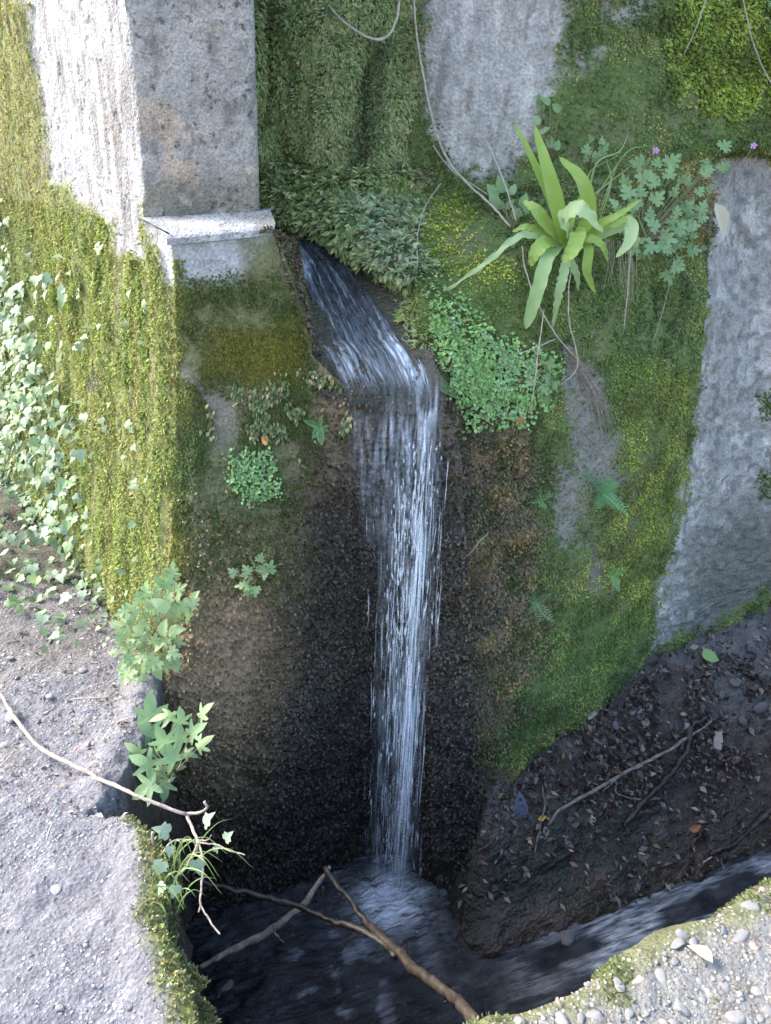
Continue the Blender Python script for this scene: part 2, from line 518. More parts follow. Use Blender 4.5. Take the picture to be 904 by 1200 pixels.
cl = mix(cl, hole * 0.9, (0.05, 0.045, 0.04))
keep_parent(link('side_face', grid_mesh('side_face', GLd, cl, {'wet': np.zeros(len(PL))}), M_WALL), pillar)

# ledge: worn sloping top, a strip of front arris
LR = at(322, 263, 2.05)
SR = at(304, 247, 2.18)
dF = unit(SR * np.array([1, 1, 0]) - CS * np.array([1, 1, 0]))
nF = np.array([dF[1], -dF[0], 0.0])
led = [[CS + dL * 0.04 - dF * 0.0 + [0, 0, 0.004], SR - nF * 0.04 + dF * 0.03 + [0, 0, 0.004]],
       [CS + [0, 0, 0.0], SR + dF * 0.03],
       [CF + [0.004, 0.016, 0.001], LR + [0.0, 0.016, 0.001]],
       [CF + [0.002, 0.005, -0.003], LR + [0.0, 0.005, -0.003]],
       [CF + [0.0, -0.002, -0.011], LR + [0.0, -0.002, -0.011]],
       [CF + [0.0, -0.003, -0.026], LR + [0.0, -0.003, -0.026]]]
for r_ in led: r_[0] = np.asarray(r_[0], float) + nL * 0.010 - dF * 0.002
GE = loft(led, 90, 130, lin_v=True, lin_u=True)
PE = GE.reshape(-1, 3)
NE = face_camera(GE, grid_normals(GE)).reshape(-1, 3)
PE = PE + NE * ((0.0022 * fbm(PE, 18, 4, 51) + 0.0012 * fbm(PE, 90, 2, 52)) * sstep(0.95, 0.55, np.repeat(np.linspace(0, 1, 90), 130)))[:, None]
PE[:, 2] += 0.001
ex, ey = proj(PE)
ce = np.tile(np.array((0.25, 0.25, 0.245)), (len(PE), 1))
ce = mix(ce, sstep(0.0, 0.35, fbm(PE, 16, 4, 53)) * 0.7, (0.38, 0.375, 0.36))
ce = mix(ce, sstep(0.05, 0.4, fbm(PE, 25, 4, 54)) * sstep(258, 250, ey) * 0.8, (0.12, 0.12, 0.06))
ce = mix(ce, sstep(280, 330, ex) * 0.5, (0.14, 0.14, 0.10))
keep_parent(link('ledge', grid_mesh('ledge', PE.reshape(GE.shape), ce, {'wet': np.zeros(len(PE))}), M_WALL), pillar)

# shaft: right flank, front, left flank (which runs on as the wall)
ZT = 2.7
b = 0.010
def col_at(xy, z0, z1): return [np.array([xy[0], xy[1], z0]), np.array([xy[0], xy[1], z1])]
seq = [SR - nF * 0.62 - dF * 0.16, SR - nF * b, SR - dF * b * 0.3 - nF * b * 0.3, SR - dF * b, CS + dF * b, CS + dF * b * 0.3 + dL * b * 0.3, CS + dL * b, CS + dL * 2.4]
rows = [[np.array([p[0], p[1], ZT]) for p in seq], [np.array([p[0], p[1], 1.26]) for p in seq]]
GS = loft(rows, 300, 520, lin_v=True, lin_u=True)
NS = grid_normals(GS)
mid = NS[150, 160:230].mean(axis=0)
if mid @ nF < 0: NS = -NS
PS = GS.reshape(-1, 3); NSf = NS.reshape(-1, 3)
sx, sy = proj(PS)
wxs, wys = warp(PS, sx, sy, 7, 11, 61)
left_fl = np.abs((PS - CS) @ nL) < 0.02
left_fl &= ((PS - CS) @ dL) > 0.0
tsh = np.where(left_fl, (PS - CS) @ dL, 0)
bare_s = np.where(left_fl, poly(wxs, wys, BARE, 7), 1.0)
ds = 0.004 * fbm(PS, 8, 4, 62) + 0.0015 * fbm(PS, 70, 3, 63)
ds = np.where(left_fl, side_bumps(PS, None, tsh) * (1 - 0.9 * bare_s) + 0.012 * (1 - bare_s) + 0.004 * fbm(PS, (24, 24, 12), 4, 64) * bare_s, ds)
ds = ds - 0.004 * np.clip(fbm(PS, 55, 2, 65) - 0.35, 0, 1) * 3
PSd = PS + NSf * ds[:, None]
cs = np.tile(np.array((0.255, 0.255, 0.25)), (len(PS), 1))
cs = mix(cs, sstep(-0.1, 0.4, fbm(PS, 7, 4, 66)) * 0.6, (0.34, 0.335, 0.325))
cs = mix(cs, sstep(0.15, 0.45, fbm(PS, 9, 3, 67)) * 0.7, (0.38, 0.31, 0.24))
cs = mix(cs, sstep(0.12, 0.4, fbm(PS, (30, 30, 14), 4, 68)) * 0.75, (0.14, 0.14, 0.135))
low = sstep(185, 235, sy + 25 * fbm(PS, 12, 3, 69))
cs = mix(cs, low * 0.75, (0.11, 0.115, 0.085))
cs = mix(cs, low * sstep(0.1, 0.4, fbm(PS, 30, 3, 70)) * 0.7, (0.26, 0.25, 0.23))
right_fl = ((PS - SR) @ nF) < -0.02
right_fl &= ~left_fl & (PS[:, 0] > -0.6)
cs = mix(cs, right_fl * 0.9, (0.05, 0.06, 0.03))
cs = cs * np.array((1.07, 1.0, 0.91))
cs = np.where(left_fl[:, None], side_colour(PS, wxs, wys, bare_s), cs)
keep_parent(link('shaft', grid_mesh('shaft', PSd.reshape(GS.shape), cs, {'wet': np.zeros(len(PS))}), M_WALL), pillar)
tag(pillar, 'tall concrete pillar with a worn ledge, left of the waterfall, mossy below', 'pillar', kind='thing')

# ------------------------------------------------------------------ the chute the water runs down (bed of the channel)
ztx = np.array([base_rows[0][i][0] for i in (3, 4, 5, 6, 7)]); ztz = np.array([base_rows[0][i][2] for i in (3, 4, 5, 6, 7)])
def zt(X): return np.interp(X, ztx, ztz, left=ztz[0] + 0.0)
def lip_drop(Y): return 0.085 * (1 - np.sqrt(np.clip(1 - (np.clip(2.10 - Y, 0, 0.115) / 0.115) ** 2, 0, 1)))
def zc(Y): return 0.968 + 0.58 * (Y - 2.0) - lip_drop(Y)
def on_chute(px, py):
    d = ray(px, py)
    lo, hi = 1.9 / d[1], 3.2 / d[1]
    for _ in range(50):
        m = 0.5 * (lo + hi)
        p = CAM + d * m
        if p[2] > zc(p[1]): lo = m
        else: hi = m
    return CAM + d * lo
edgeR = np.array([on_chute(*q) for q in [(318,243),(345,258),(400,294),(442,338),(473,388),(496,425),(511,446)]])
o_ = np.argsort(edgeR[:, 1])
def xr(Y): return np.interp(Y, edgeR[o_, 1], edgeR[o_, 0])
X = np.linspace(-0.62, 0.34, 190); Y = np.concatenate([1.985 + 0.115 * (1 - np.cos(np.linspace(0, math.pi / 2, 60))), np.linspace(2.10, 2.86, 170)[1:]])
XX, YY = np.meshgrid(X, Y)
pc = np.stack([XX, YY, 0 * XX], -1).reshape(-1, 3)
floor = zc(YY) - 0.012 + 0.02 * np.clip(np.abs(XX - (xr(YY) - 0.1)) / 0.1, 0, 1) ** 2
leftb = zt(XX) - 0.004 - 0.05 * sstep(2.06, 2.3, YY) - lip_drop(YY) * sstep(-0.34, -0.2, XX)
rightb = zc(YY) - 0.01 + 0.75 * (XX - xr(YY))
k = 0.012
Z = k * np.log(np.exp(floor / k - 70) + np.exp(leftb / k - 70) + np.exp(np.minimum(rightb, 1.5) / k - 70)) + 70 * k
dry = sstep(0.012, 0.04, Z - floor).ravel()
Z = Z.ravel() + 0.014 * fbm(pc, 16, 4, 71) * (0.35 + dry) + 0.008 * fbm(pc, 60, 3, 72) * (0.4 + dry)
XC, YC = XX.ravel().copy(), YY.ravel().copy()
Yb = np.interp(XC, [p[0] for p in base_rows[0][3:10]], [p[1] for p in base_rows[0][3:10]]) - 0.010
YN = YC + (0.006 * fbm(pc, (24, 1, 1), 3, 76) + (Yb - 1.985)) * sstep(2.16, 1.99, YC)
GC = np.stack([XX.ravel(), YN, Z], -1).reshape(XX.shape + (3,))
PC = GC.reshape(-1, 3)
cx_, cy_ = proj(PC)
cc = np.tile(np.array((0.05, 0.045, 0.028)), (len(PC), 1))
cc = mix(cc, sstep(0, 0.4, fbm(PC, 12, 4, 73)) * 0.7, (0.085, 0.07, 0.04))
cc = mix(cc, dry, (0.12, 0.088, 0.05))
cc = mix(cc, dry * sstep(-0.1, 0.25, fbm(PC, 25, 4, 74)) * 0.7, (0.19, 0.155, 0.11))
cc = mix(cc, dry * sstep(0.0, 0.3, fbm(PC, 18, 4, 75)) * 0.7, (0.07, 0.08, 0.03))
cc = mix(cc, sstep(2.03, 1.995, YY.ravel()) * 0.8, (0.03, 0.024, 0.017))
cc = mix(cc, dry * sstep(-0.08, -0.2, XX.ravel()) * sstep(-0.2, 0.2, fbm(PC, 14, 3, 77)) * 0.9, (0.11, 0.12, 0.04))
chute = link('channel_bed', grid_mesh('channel_bed', GC, cc, {'wet': 1 - 0.75 * dry}, keep=(XX < xr(YY) + 0.012 + 0.04 * sstep(2.0, 2.12, YY)) & ((XX > -0.322) | (YY > 2.30))), M_ROCK)
tag(chute, 'sloping stone channel bed behind the pillar, under the running water', 'channel', kind='structure')

# ------------------------------------------------------------------ alcove wall and the ferny bank over the channel
bot = [edgeR[0] + [-0.12, 0.14, 0.02]] + [p + np.array([0, 0.0, -0.02]) for p in edgeR] + [at(540, 470, 2.06)]
midc = [at(285,205,2.74), at(310,205,2.72), at(345,215,2.69), at(392,232,2.64), at(435,245,2.58), at(462,262,2.52), at(485,285,2.44), at(505,310,2.36), at(545,340,2.3)]
up1 = [at(285,130,2.78), at(310,130,2.76), at(345,135,2.75), at(390,150,2.73), at(430,165,2.72), at(458,180,2.70), at(482,190,2.68), at(505,195,2.66), at(545,200,2.66)]
up2 = [p * np.array([1, 1, 0]) + np.array([0, 0.05, 2.7]) for p in up1]
fw = np.array([0.13, 0.13, 0.13, 0.12, 0.10, 0.07, 0.04, 0.0, 0.0])
def fwd(L, k_): return [CAM + (p_ - CAM) * (1 - k_ * f_ / (p_[1])) for p_, f_ in zip(L, fw)]
midc, up1 = fwd(midc, 0.7), fwd(up1, 1.6)
up2 = [p * np.array([1, 1, 0]) + np.array([0, 0.05, 2.7]) for p in up1]
lo1 = [0.5 * (a + b_) + np.array([0.0, -0.03, 0.015]) for a, b_ in zip(bot, midc)]
GA = loft([up2, up1, midc, lo1, bot], 300, 240)
NA = face_camera(GA, grid_normals(GA))
PA = GA.reshape(-1, 3)
ax_, ay_ = proj(PA)
wxa, wya = warp(PA, ax_, ay_, 8, 9, 81)
col = fbm(PA, (13, 13, 2.6), 4, 82)
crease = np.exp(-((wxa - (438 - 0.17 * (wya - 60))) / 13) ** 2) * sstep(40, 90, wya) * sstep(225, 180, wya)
crease2 = np.exp(-((wxa - 308) / 7) ** 2) * sstep(150, 100, wya)
da = 0.028 * col + 0.035 * fbm(PA, (14, 14, 9), 4, 83) + 0.035 * fbm(PA, 7, 3, 85) - 0.045 * crease - 0.06 * crease2
da += 0.05 * sstep(195, 212, wya + 12 * fbm(PA, 14, 2, 84)) * (wya < 330) - 0.03 * np.exp(-((wya - 190 - 0.25 * (wxa - 330)) / 9) ** 2)
da *= sstep(0, 0.05, np.repeat(np.linspace(1, 0, 300)[:, None], 240, 1).ravel())
PA = PA + NA.reshape(-1, 3) * da[:, None]
GA = PA.reshape(GA.shape)
ca = np.tile(np.array((0.09, 0.125, 0.05)), (len(PA), 1))
ca = mix(ca, poly(wxa, wya, [(480,-500),(600,-500),(600,170),(530,190),(505,120),(497,0)], 10), (0.36, 0.36, 0.35))
alc = empty('mossy_alcove_wall', (0.0, 2.75, 1.2))
keep_parent(link('wall_face', grid_mesh('alcove_face', GA, ca, {'wet': np.full(len(PA), 0.2)}), M_WALL), alc)
tag(alc, 'recessed wall behind the water channel, hung with green moss, right of the pillar', 'wall', kind='thing')

# ------------------------------------------------------------------ right wall
def up(p, z): return np.array([p[0], p[1], z])
r1 = [at(478,228,2.62), at(520,228,2.60), at(570,222,2.58), at(660,205,2.60), at(750,190,2.70), at(815,180,2.82), at(850,168,2.88), at(904,166,2.96), at(1080,185,3.24)]
r0m = [up(p, 1.75) + np.array([0, 0.03, 0]) for p in r1]
r0 = [up(p, 2.7) + np.array([0, 0.10, 0]) for p in r1]
r1b = [at(478,242,2.58), at(520,240,2.55), at(570,236,2.53), at(660,222,2.55), at(750,206,2.66), at(815,190,2.82), at(850,180,2.95), at(904,180,3.05), at(1080,200,3.33)]
r2 = [at(485,300,2.34), at(520,295,2.33), at(570,290,2.32), at(660,285,2.33), at(750,262,2.48), at(815,215,2.78), at(850,192,2.97), at(904,194,3.06), at(1080,215,3.33)]
r3 = [at(490,440,2.06), at(520,440,2.07), at(570,440,2.13), at(660,440,2.24), at(750,440,2.42), at(800,440,2.60), at(835,440,2.80), at(904,440,3.0), at(1080,460,3.26)]
r4 = [at(500,650,2.03), at(525,650,2.03), at(570,650,2.09), at(655,650,2.24), at(735,650,2.40), at(778,650,2.56), at(815,640,2.72), at(904,640,2.93), at(1080,630,3.18)]
r5 = [at(505,960,1.98), at(530,935,1.99), at(575,890,2.06), at(645,850,2.21), at(715,795,2.38), at(750,765,2.52), at(790,745,2.68), at(904,692,2.90), at(1080,640,3.14)]
r6 = [p + np.array([0, -0.02, -0.35]) for p in r5]; r6[0] = at(508, 1100, 1.95); r6[1] = at(535, 1090, 1.96)
r7 = [p + np.array([0, 0, -0.3]) for p in r6]
def ext(L): return L + [L[-1] + np.array([2.2, 1.0, 0.0])]
GR = loft([ext(r_) for r_ in (r0, r0m, r1, r1b, r2, r3, r4, r5, r6, r7)], 620, 520)
NR = face_camera(GR, grid_normals(GR))
PR = GR.reshape(-1, 3)
rx, ry = proj(PR)
wxr, wyr = warp(PR, rx, ry, 11, 8, 91)
n1 = fbm(PR, 12, 4, 92); n2 = fbm(PR, 42, 3, 93)
wxr2, wyr2 = warp(PR, wxr, wyr, 7, 34, 191)
gR = poly(wxr2, wyr2, [(840,182),(1200,182),(1200,700),(904,700),(755,758),(765,690),(790,600),(812,480),(822,330)], 9)        # grey face at the right
wxr2, wyr2 = warp(PR, wxr, wyr, 9, 34, 191)
bareT = poly(wxr2, wyr2, [(470,-700),(700,-700),(668,20),(650,95),(640,170),(590,205),(530,200),(505,120),(492,0)], 10)      # bare concrete above
bareT = np.maximum(bareT, 0.7 * poly(wxr, wyr, [(660,-300),(790,-300),(760,20),(690,75),(655,90)], 14) * sstep(-0.05, 0.2, fbm(PR, 17, 4, 94)))
bareM = poly(wxr, wyr, [(655,415),(690,430),(705,470),(722,560),(690,590),(665,560),(672,500)], 10) * 0.9
bareM = np.maximum(bareM, poly(wxr, wyr, [(650,550),(675,560),(690,640),(672,648),(655,600)], 9) * 0.9)
bareM = np.maximum(bareM, poly(wxr, wyr, [(685,640),(700,650),(702,690),(685,690)], 6) * 0.8)
rock = np.maximum(poly(wxr, wyr, [(480,440),(520,440),(600,500),(625,540),(640,640),(625,760),(590,840),(575,905),(600,1150),(440,1150)], 28), 0)
wetR = np.clip(rock * sstep(660, 520, wxr) + sstep(880, 940, wyr), 0, 1)
dr = 0.016 * fbm(PR, 5, 3, 95) + 0.006 * n1
q = PR @ np.array([[0.9, 0.0, -0.45], [0, 1, 0], [0.45, 0, 0.9]])
dr += rock * (0.011 * np.abs(fbm(q, (40, 30, 60), 3, 96)) + 0.009 * fbm(q, (80, 60, 110), 2, 97) + 0.02 * fbm(PR, 9, 3, 98))
mossR = np.clip(1 - gR - bareT - 0.8 * rock - bareM, 0, 1)
dr += mossR * (0.022 * fbm(PR, (12, 12, 7), 4, 99) + 0.012)
dr += gR * (0.010 * fbm(PR, 30, 4, 100) + 0.022 * np.clip(fbm(PR, 26, 4, 103), 0, 1) * sstep(330, 440, wyr) + 0.005 * fbm(PR, 90, 2, 108)) + bareT * 0.004 * fbm(PR, (20, 20, 6), 4, 101)
PR = PR + NR.reshape(-1, 3) * dr[:, None]
GR = PR.reshape(GR.shape)
cr_ = np.tile(np.array((0.10, 0.135, 0.035)), (len(PR), 1))
cr_ = mix(cr_, sstep(0, 0.4, n1) * 0.6, (0.14, 0.13, 0.06))
cr_ = mix(cr_, rock, (0.085, 0.062, 0.033))
cr_ = mix(cr_, rock * sstep(0.1, 0.45, n1) * 0.8, (0.20, 0.125, 0.05))
cr_ = mix(cr_, rock * sstep(0.1, 0.4, -n1) * 0.6, (0.04, 0.05, 0.02))
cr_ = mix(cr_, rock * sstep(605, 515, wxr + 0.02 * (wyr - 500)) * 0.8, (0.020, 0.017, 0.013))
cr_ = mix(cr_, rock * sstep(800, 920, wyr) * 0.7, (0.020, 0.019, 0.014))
g = np.tile(np.array((0.27, 0.27, 0.265)), (len(PR), 1))
g = mix(g, sstep(-0.1, 0.35, fbm(PR, 11, 5, 104)) * 0.8, (0.42, 0.415, 0.40))
g = mix(g, sstep(0.0, 0.3, fbm(PR, 34, 4, 105)) * 0.75, (0.15, 0.145, 0.14))
g = mix(g, poly(wxr, wyr, [(830,620),(1200,480),(1200,720),(904,720),(780,770)], 40) * 0.85, (0.085, 0.09, 0.075))
g = g * np.array((1.07, 1.0, 0.91))
cr_ = cr_ * (1 - gR[:, None]) + g * gR[:, None]
bt = np.tile(np.array((0.33, 0.33, 0.325)), (len(PR), 1))
bt = mix(bt, sstep(0, 0.35, fbm(PR, (22, 22, 3), 4, 106)) * 0.8, (0.47, 0.465, 0.45))
bt = mix(bt, sstep(0.1, 0.4, fbm(PR, (35, 35, 6), 4, 107)) * 0.8, (0.17, 0.155, 0.14))
bt = bt * np.array((1.07, 1.0, 0.91))
cr_ = cr_ * (1 - bareT[:, None]) + bt * bareT[:, None]
cr_ = mix(cr_, bareM, (0.22, 0.20, 0.17))
RW = empty('retaining_wall', (0.6, 2.4, -0.5))
keep_parent(link('wall_face', grid_mesh('retaining_face', GR, cr_, {'wet': wetR * 0.9}), M_ROCK), RW)
tag(RW, 'battered concrete wall right of the waterfall, mossy with a bare grey right end', 'wall', kind='thing')

# ------------------------------------------------------------------ ground: path, bank under the ivy, ditch, coping, hill
WATER_Z = -0.90
eY = np.array([-3.0, 0.3, 0.906, 1.12, 1.312, 1.40, 1.47, 1.55, 1.70, 1.95, 2.4])
eX = np.array([-0.2, -0.24, -0.319, -0.43, -0.512, -0.60, -0.665, -0.66, -0.64, -0.66, -0.7])
def edge_x(Y): return np.interp(Y, eY, eX)
Xp = np.concatenate([np.linspace(-3.4, -1.6, 50)[:-1], np.linspace(-1.6, -0.1, 330)])
Yp = np.concatenate([np.linspace(-0.6, 0.7, 50)[:-1], np.linspace(0.7, 3.3, 340)])
XX, YY = np.meshgrid(Xp, Yp)
pp = np.stack([XX, YY, 0 * XX], -1).reshape(-1, 3)
wob = 0.025 * fbm(pp, 9, 3, 111).reshape(XX.shape)
dist = XX - (edge_x(YY) + wob)
Zp = 0.018 * fbm(pp, 2.2, 3, 112) + 0.010 * fbm(pp, 12, 4, 113) + 0.004 * fbm(pp, 45, 3, 114)
Zp = Zp.reshape(XX.shape)
Zp += 0.03 * np.exp(-((dist + 0.05) / 0.05) ** 2)
hx, hy, _ = atz(150, 952, 0)
hd = np.hypot((XX - hx) / 0.07, (YY - hy) / 0.042)
Zp -= 0.30 * sstep(1.15, 0.35, hd + 0.55 * fbm(pp, 26, 4, 115).reshape(XX.shape)) * (1 + 0.5 * fbm(pp, 60, 3, 129).reshape(XX.shape))
Zp -= 1.15 * np.clip(dist / 0.045, 0, 1)
cl_f = np.stack([0 * XX.ravel(), YY.ravel(), Zp.ravel()], 1)
Xo = XX + (0.05 * fbm(cl_f, 9, 4, 119) + 0.02 * fbm(cl_f, 40, 2, 120)).reshape(XX.shape) * sstep(0.0, 0.01, dist)
GP = np.stack([Xo, YY, Zp], -1)
PP = GP.reshape(-1, 3)
ppx, ppy = proj(PP)
cp = np.tile(np.array((0.155, 0.152, 0.165)), (len(PP), 1))
cp = mix(cp, sstep(0, 0.4, fbm(PP, 7, 4, 116)) * 0.6, (0.17, 0.155, 0.145))
cp = mix(cp, sstep(0.1, 0.4, fbm(PP, 28, 4, 117)) * 0.5, (0.25, 0.245, 0.25))
dd = dist.ravel()
cp = mix(cp, sstep(-0.07, -0.02, dd + 0.02 * fbm(PP, 20, 3, 118)) * (PP[:, 1] < 1.36), (0.13, 0.14, 0.04))
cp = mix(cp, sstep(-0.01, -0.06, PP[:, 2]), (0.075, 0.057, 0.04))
cp = mix(cp, poly(ppx, ppy, [(-300,640),(120,640),(170,740),(120,790),(-300,760)], 40) * 0.6, (0.10, 0.09, 0.075))
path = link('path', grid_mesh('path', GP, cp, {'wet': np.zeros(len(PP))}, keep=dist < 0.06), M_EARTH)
tag(path, 'pale trodden earth and grit path beside the ditch', 'path', kind='structure')

def on_side(px, py, off=0.0):
    d = ray(px, py)
    return CAM + d * (((CF - CAM) @ nL + off) / (d @ nL))
bound = [(-12,470),(0,500),(30,545),(58,590),(92,640),(108,675),(118,705),(142,760)]
top = [on_side(*q, off=-0.03) for q in bound]
for p_ in top: p_[2] = max(p_[2], 0.02)
top = [np.array([-6.0, 5.4, 0.3]), np.array([-2.9, 4.8, 0.35])] + top
bot = [np.array([-5.0, 2.2, 0]), np.array([-3.0, 2.3, 0]), atz(-190,745,0), atz(-110,735,0), atz(-55,728,0), atz(-10,722,0), atz(35,716,0), atz(75,712,0), atz(112,722,0), atz(150,775,0)]
bot = [p + np.array([0, 0, -0.04]) for p in bot]
mid = [0.5 * (a + b_) + np.array([-0.02, -0.05, 0.05]) for a, b_ in zip(top, bot)]
GI = loft([top, mid, bot], 170, 200)
PI_ = GI.reshape(-1, 3)
NI = face_camera(GI, grid_normals(GI)).reshape(-1, 3)
PI_ = PI_ + NI * (0.05 * fbm(PI_, 5, 4, 121) + 0.012 * fbm(PI_, 30, 3, 122))[:, None]
GI = PI_.reshape(GI.shape)
ci = np.tile(np.array((0.085, 0.075, 0.055)), (len(PI_), 1))
ci = mix(ci, sstep(0, 0.4, fbm(PI_, 10, 4, 123)) * 0.6, (0.05, 0.06, 0.03))
bank = link('earth_bank', grid_mesh('earth_bank', GI, ci, {'wet': np.zeros(len(PI_))}), M_EARTH)
tag(bank, 'earth bank rising to the side wall under the ivy', 'bank', kind='structure')

# bank of wet earth and litter between the right wall and the stream
b0 = [at(478,1090,2.02), at(520,1010,2.04), at(548,940,2.07), at(570,893,2.09), at(640,850,2.26), at(715,793,2.43), at(755,760,2.57), at(800,738,2.74), at(904,688,2.96), at(1080,632,3.2), at(1500,560,3.7)]
b3 = [atz(490,1128,-1.02), atz(528,1118,-0.96), atz(560,1116,-0.89), atz(605,1100,-0.88), atz(655,1078,-0.87), atz(705,1060,-0.87), atz(750,1044,-0.87), atz(805,1026,-0.87), atz(904,990,-0.87), atz(1080,935,-0.87), atz(1600,800,-0.87)]
bw_ = [0, 0, 0.1, 0.6] + [1] * 20
b1 = [0.66 * a + 0.34 * c_ + np.array([0, 0, 0.01 * w_]) for a, c_, w_ in zip(b0, b3, bw_)]
b2 = [0.3 * a + 0.7 * c_ + np.array([0, 0, 0.0 * w_ - 0.03]) for a, c_, w_ in zip(b0, b3, bw_)]
b4 = [p + np.array([0.03, -0.10, -0.25]) for p in b3]
GK = loft([b0, b1, b2, b3, b4], 240, 330)
PK = GK.reshape(-1, 3)
NK = face_camera(GK, grid_normals(GK)).reshape(-1, 3)
PK = PK + NK * (0.028 * fbm(PK, 6, 4, 131) + 0.016 * fbm(PK, 26, 4, 132) + 0.005 * fbm(PK, 80, 2, 133))[:, None]
GK = PK.reshape(GK.shape)
kx, ky = proj(PK)
wxk, wyk = warp(PK, kx, ky, 14, 9, 134)
ck = np.tile(np.array((0.045, 0.034, 0.024)), (len(PK), 1))
ck = mix(ck, sstep(0, 0.4, fbm(PK, 14, 4, 135)) * 0.7, (0.105, 0.080, 0.058))
ck = mix(ck, poly(wxk, wyk, [(555,905),(620,880),(650,905),(640,950),(585,990),(555,940)], 16) * 0.8, (0.15, 0.13, 0.115))
ck = mix(ck, poly(wxk, wyk, [(790,760),(1000,650),(1000,850),(850,870)], 35) * 0.6, (0.14, 0.13, 0.12))
ck = mix(ck, poly(wxk, wyk, [(590,960),(760,930),(770,1010),(620,1070),(540,1080)], 30) * 0.8, (0.022, 0.032, 0.020))
ck = mix(ck, sstep(640, 540, wxk) * sstep(940, 1010, wyk) * 0.8, (0.012, 0.012, 0.010))
wk = np.clip(0.35 + 0.6 * sstep(880, 1000, wyk), 0, 1)
wetbank = link('stream_bank', grid_mesh('stream_bank', GK, ck, {'wet': wk}), M_ROCK)
tag(wetbank, 'dark wet bank of earth and leaf litter under the right wall', 'bank', kind='structure')

# stream bed and plain ground sheets
bed = link('stream_bed', mesh_np('stream_bed', [(-1.2, 0.4, -1.12), (9, 0.4, -1.12), (9, 6, -1.12), (-1.2, 6, -1.12)], [(0, 1, 2, 3)], color=np.tile((0.02, 0.017, 0.014), (4, 1)), floats={'wet': np.ones(4)}), M_ROCK)
tag(bed, 'dark bed of the stream', 'stream bed', kind='structure')
E0, E1 = atz(560, 1195, 0), atz(904, 1020, 0)
dE = unit(E1 - E0); nE = np.array([dE[1], -dE[0], 0])       # nE points away from the stream, to the camera's side
gv = [(-60, -60, -0.03), (60, -60, -0.03), (60, 0.5, -0.03), (-0.1, 0.5, -0.03), (-60, 0.5, -0.03),
      (-0.3, 0.5, -0.03), (-0.33, 0.82, -0.03), (0.30, 0.82, -0.03), (-60, 60, -0.06), (-2.9, 60, -0.06), (-2.9, 0.5, -0.06),
      *[tuple(E0 + dE * s_ + nE * 0.55 + [0, 0, -0.03]) for s_ in (-0.2, 60)]]
gf = [(0, 1, 2, 3), (0, 3, 5, 4), (5, 3, 7, 6), (4, 10, 9, 8), (3, 2, 12, 11)]
gm = bpy.data.meshes.new('ground')
gm.from_pydata([tuple(map(float, v)) for v in gv], [], gf)
a_ = gm.attributes.new('Col', 'FLOAT_COLOR', 'POINT')
a_.data.foreach_set('color', np.tile((0.2, 0.18, 0.16, 1), (len(gv), 1)).astype(np.float32).ravel())
ground = link('ground', gm, M_EARTH)
tag(ground, 'level earth ground around the ditch', 'ground', kind='structure')
dw = loft([[(-0.42, 0.825, -0.028), (0.25, 0.825, -0.028)], [(-0.42, 0.835, -1.2), (0.25, 0.835, -1.2)]], 20, 20, True, True)
ditchw = link('ditch_wall', grid_mesh('ditch_wall', dw, np.tile((0.05, 0.045, 0.04), (400, 1)), {'wet': np.ones(400) * .5}), M_ROCK)
tag(ditchw, 'near end wall of the ditch', 'wall', kind='structure')
hf = [(-12, 16), (-2.0, 4.35), (CS[0] + .02, 2.27), (SR[0], 2.27), (SR[0] + 0.01, 2.8), (0.1, 2.72), (0.6, 2.68), (1.0, 2.86), (1.7, 3.2), (3.5, 4.0), (40, 20)]
hb = [(-60, 60), (-30, 60), (-18, 60), (-12, 60), (-8, 60), (-4, 60), (4, 60), (10, 60), (20, 60), (40, 60), (60, 60)]
hrows = [[(x, y, 2.66) for x, y in hf], [(0.97 * x + 0.03 * u, 0.97 * y + 0.03 * v, 2.95) for (x, y), (u, v) in zip(hf, hb)], [(u, v, 16.0) for u, v in hb]]
GH = loft(hrows, 60, 90, True, True)
PH = GH.reshape(-1, 3).copy()
PH[:, 2] += 0.05 * fbm(PH, 2, 3, 140)
hill = link('hill', grid_mesh('hill', PH.reshape(GH.shape), np.tile((0.06, 0.075, 0.03), (len(PH), 1)), {'wet': np.zeros(len(PH))}), M_EARTH)
tag(hill, 'wooded hillside ground above the walls', 'hill', kind='structure')

# ------------------------------------------------------------------ coping wall of the near bank, bottom right
prof = [(0.60, -0.02), (0.30, 0.0), (0.10, 0.006), (0.035, 0.0), (0.006, -0.022), (0.0, -0.07), (0.01, -0.6), (0.02, -1.2)]
ss = [-0.25, 1.0, 2.2, 4.5]
GQ = loft([[E0 + dE * s_ + nE * a + np.array([0, 0, b_]) for s_ in ss] for a, b_ in prof], 240, 620, lin_v=True, lin_u=True)
PQ = GQ.reshape(-1, 3)
NQ = grid_normals(GQ)
if NQ[20, 20, 2] < 0: NQ = -NQ
NQ = NQ.reshape(-1, 3)
PQ = PQ + NQ * (0.012 * fbm(PQ, 7, 4, 151) + 0.005 * fbm(PQ, 30, 3, 152))[:, None]
PQ += nE * (0.03 * fbm(PQ, 5, 3, 153))[:, None]
cq = np.tile(np.array((0.185, 0.183, 0.175)), (len(PQ), 1))
cq = mix(cq, sstep(0, 0.4, fbm(PQ, 16, 4, 154)) * 0.7, (0.17, 0.155, 0.12))
de = (PQ - E0) @ nE
cq = mix(cq, sstep(0.10, 0.03, de + 0.03 * fbm(PQ, 12, 3, 155)) * 0.8, (0.13, 0.14, 0.05))
cq = mix(cq, sstep(0.15, 0.4, fbm(PQ, 10, 3, 156)) * 0.6, (0.10, 0.11, 0.04))
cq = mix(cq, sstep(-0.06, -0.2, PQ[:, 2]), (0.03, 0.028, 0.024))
coping = empty('stone_coping', tuple(E0))
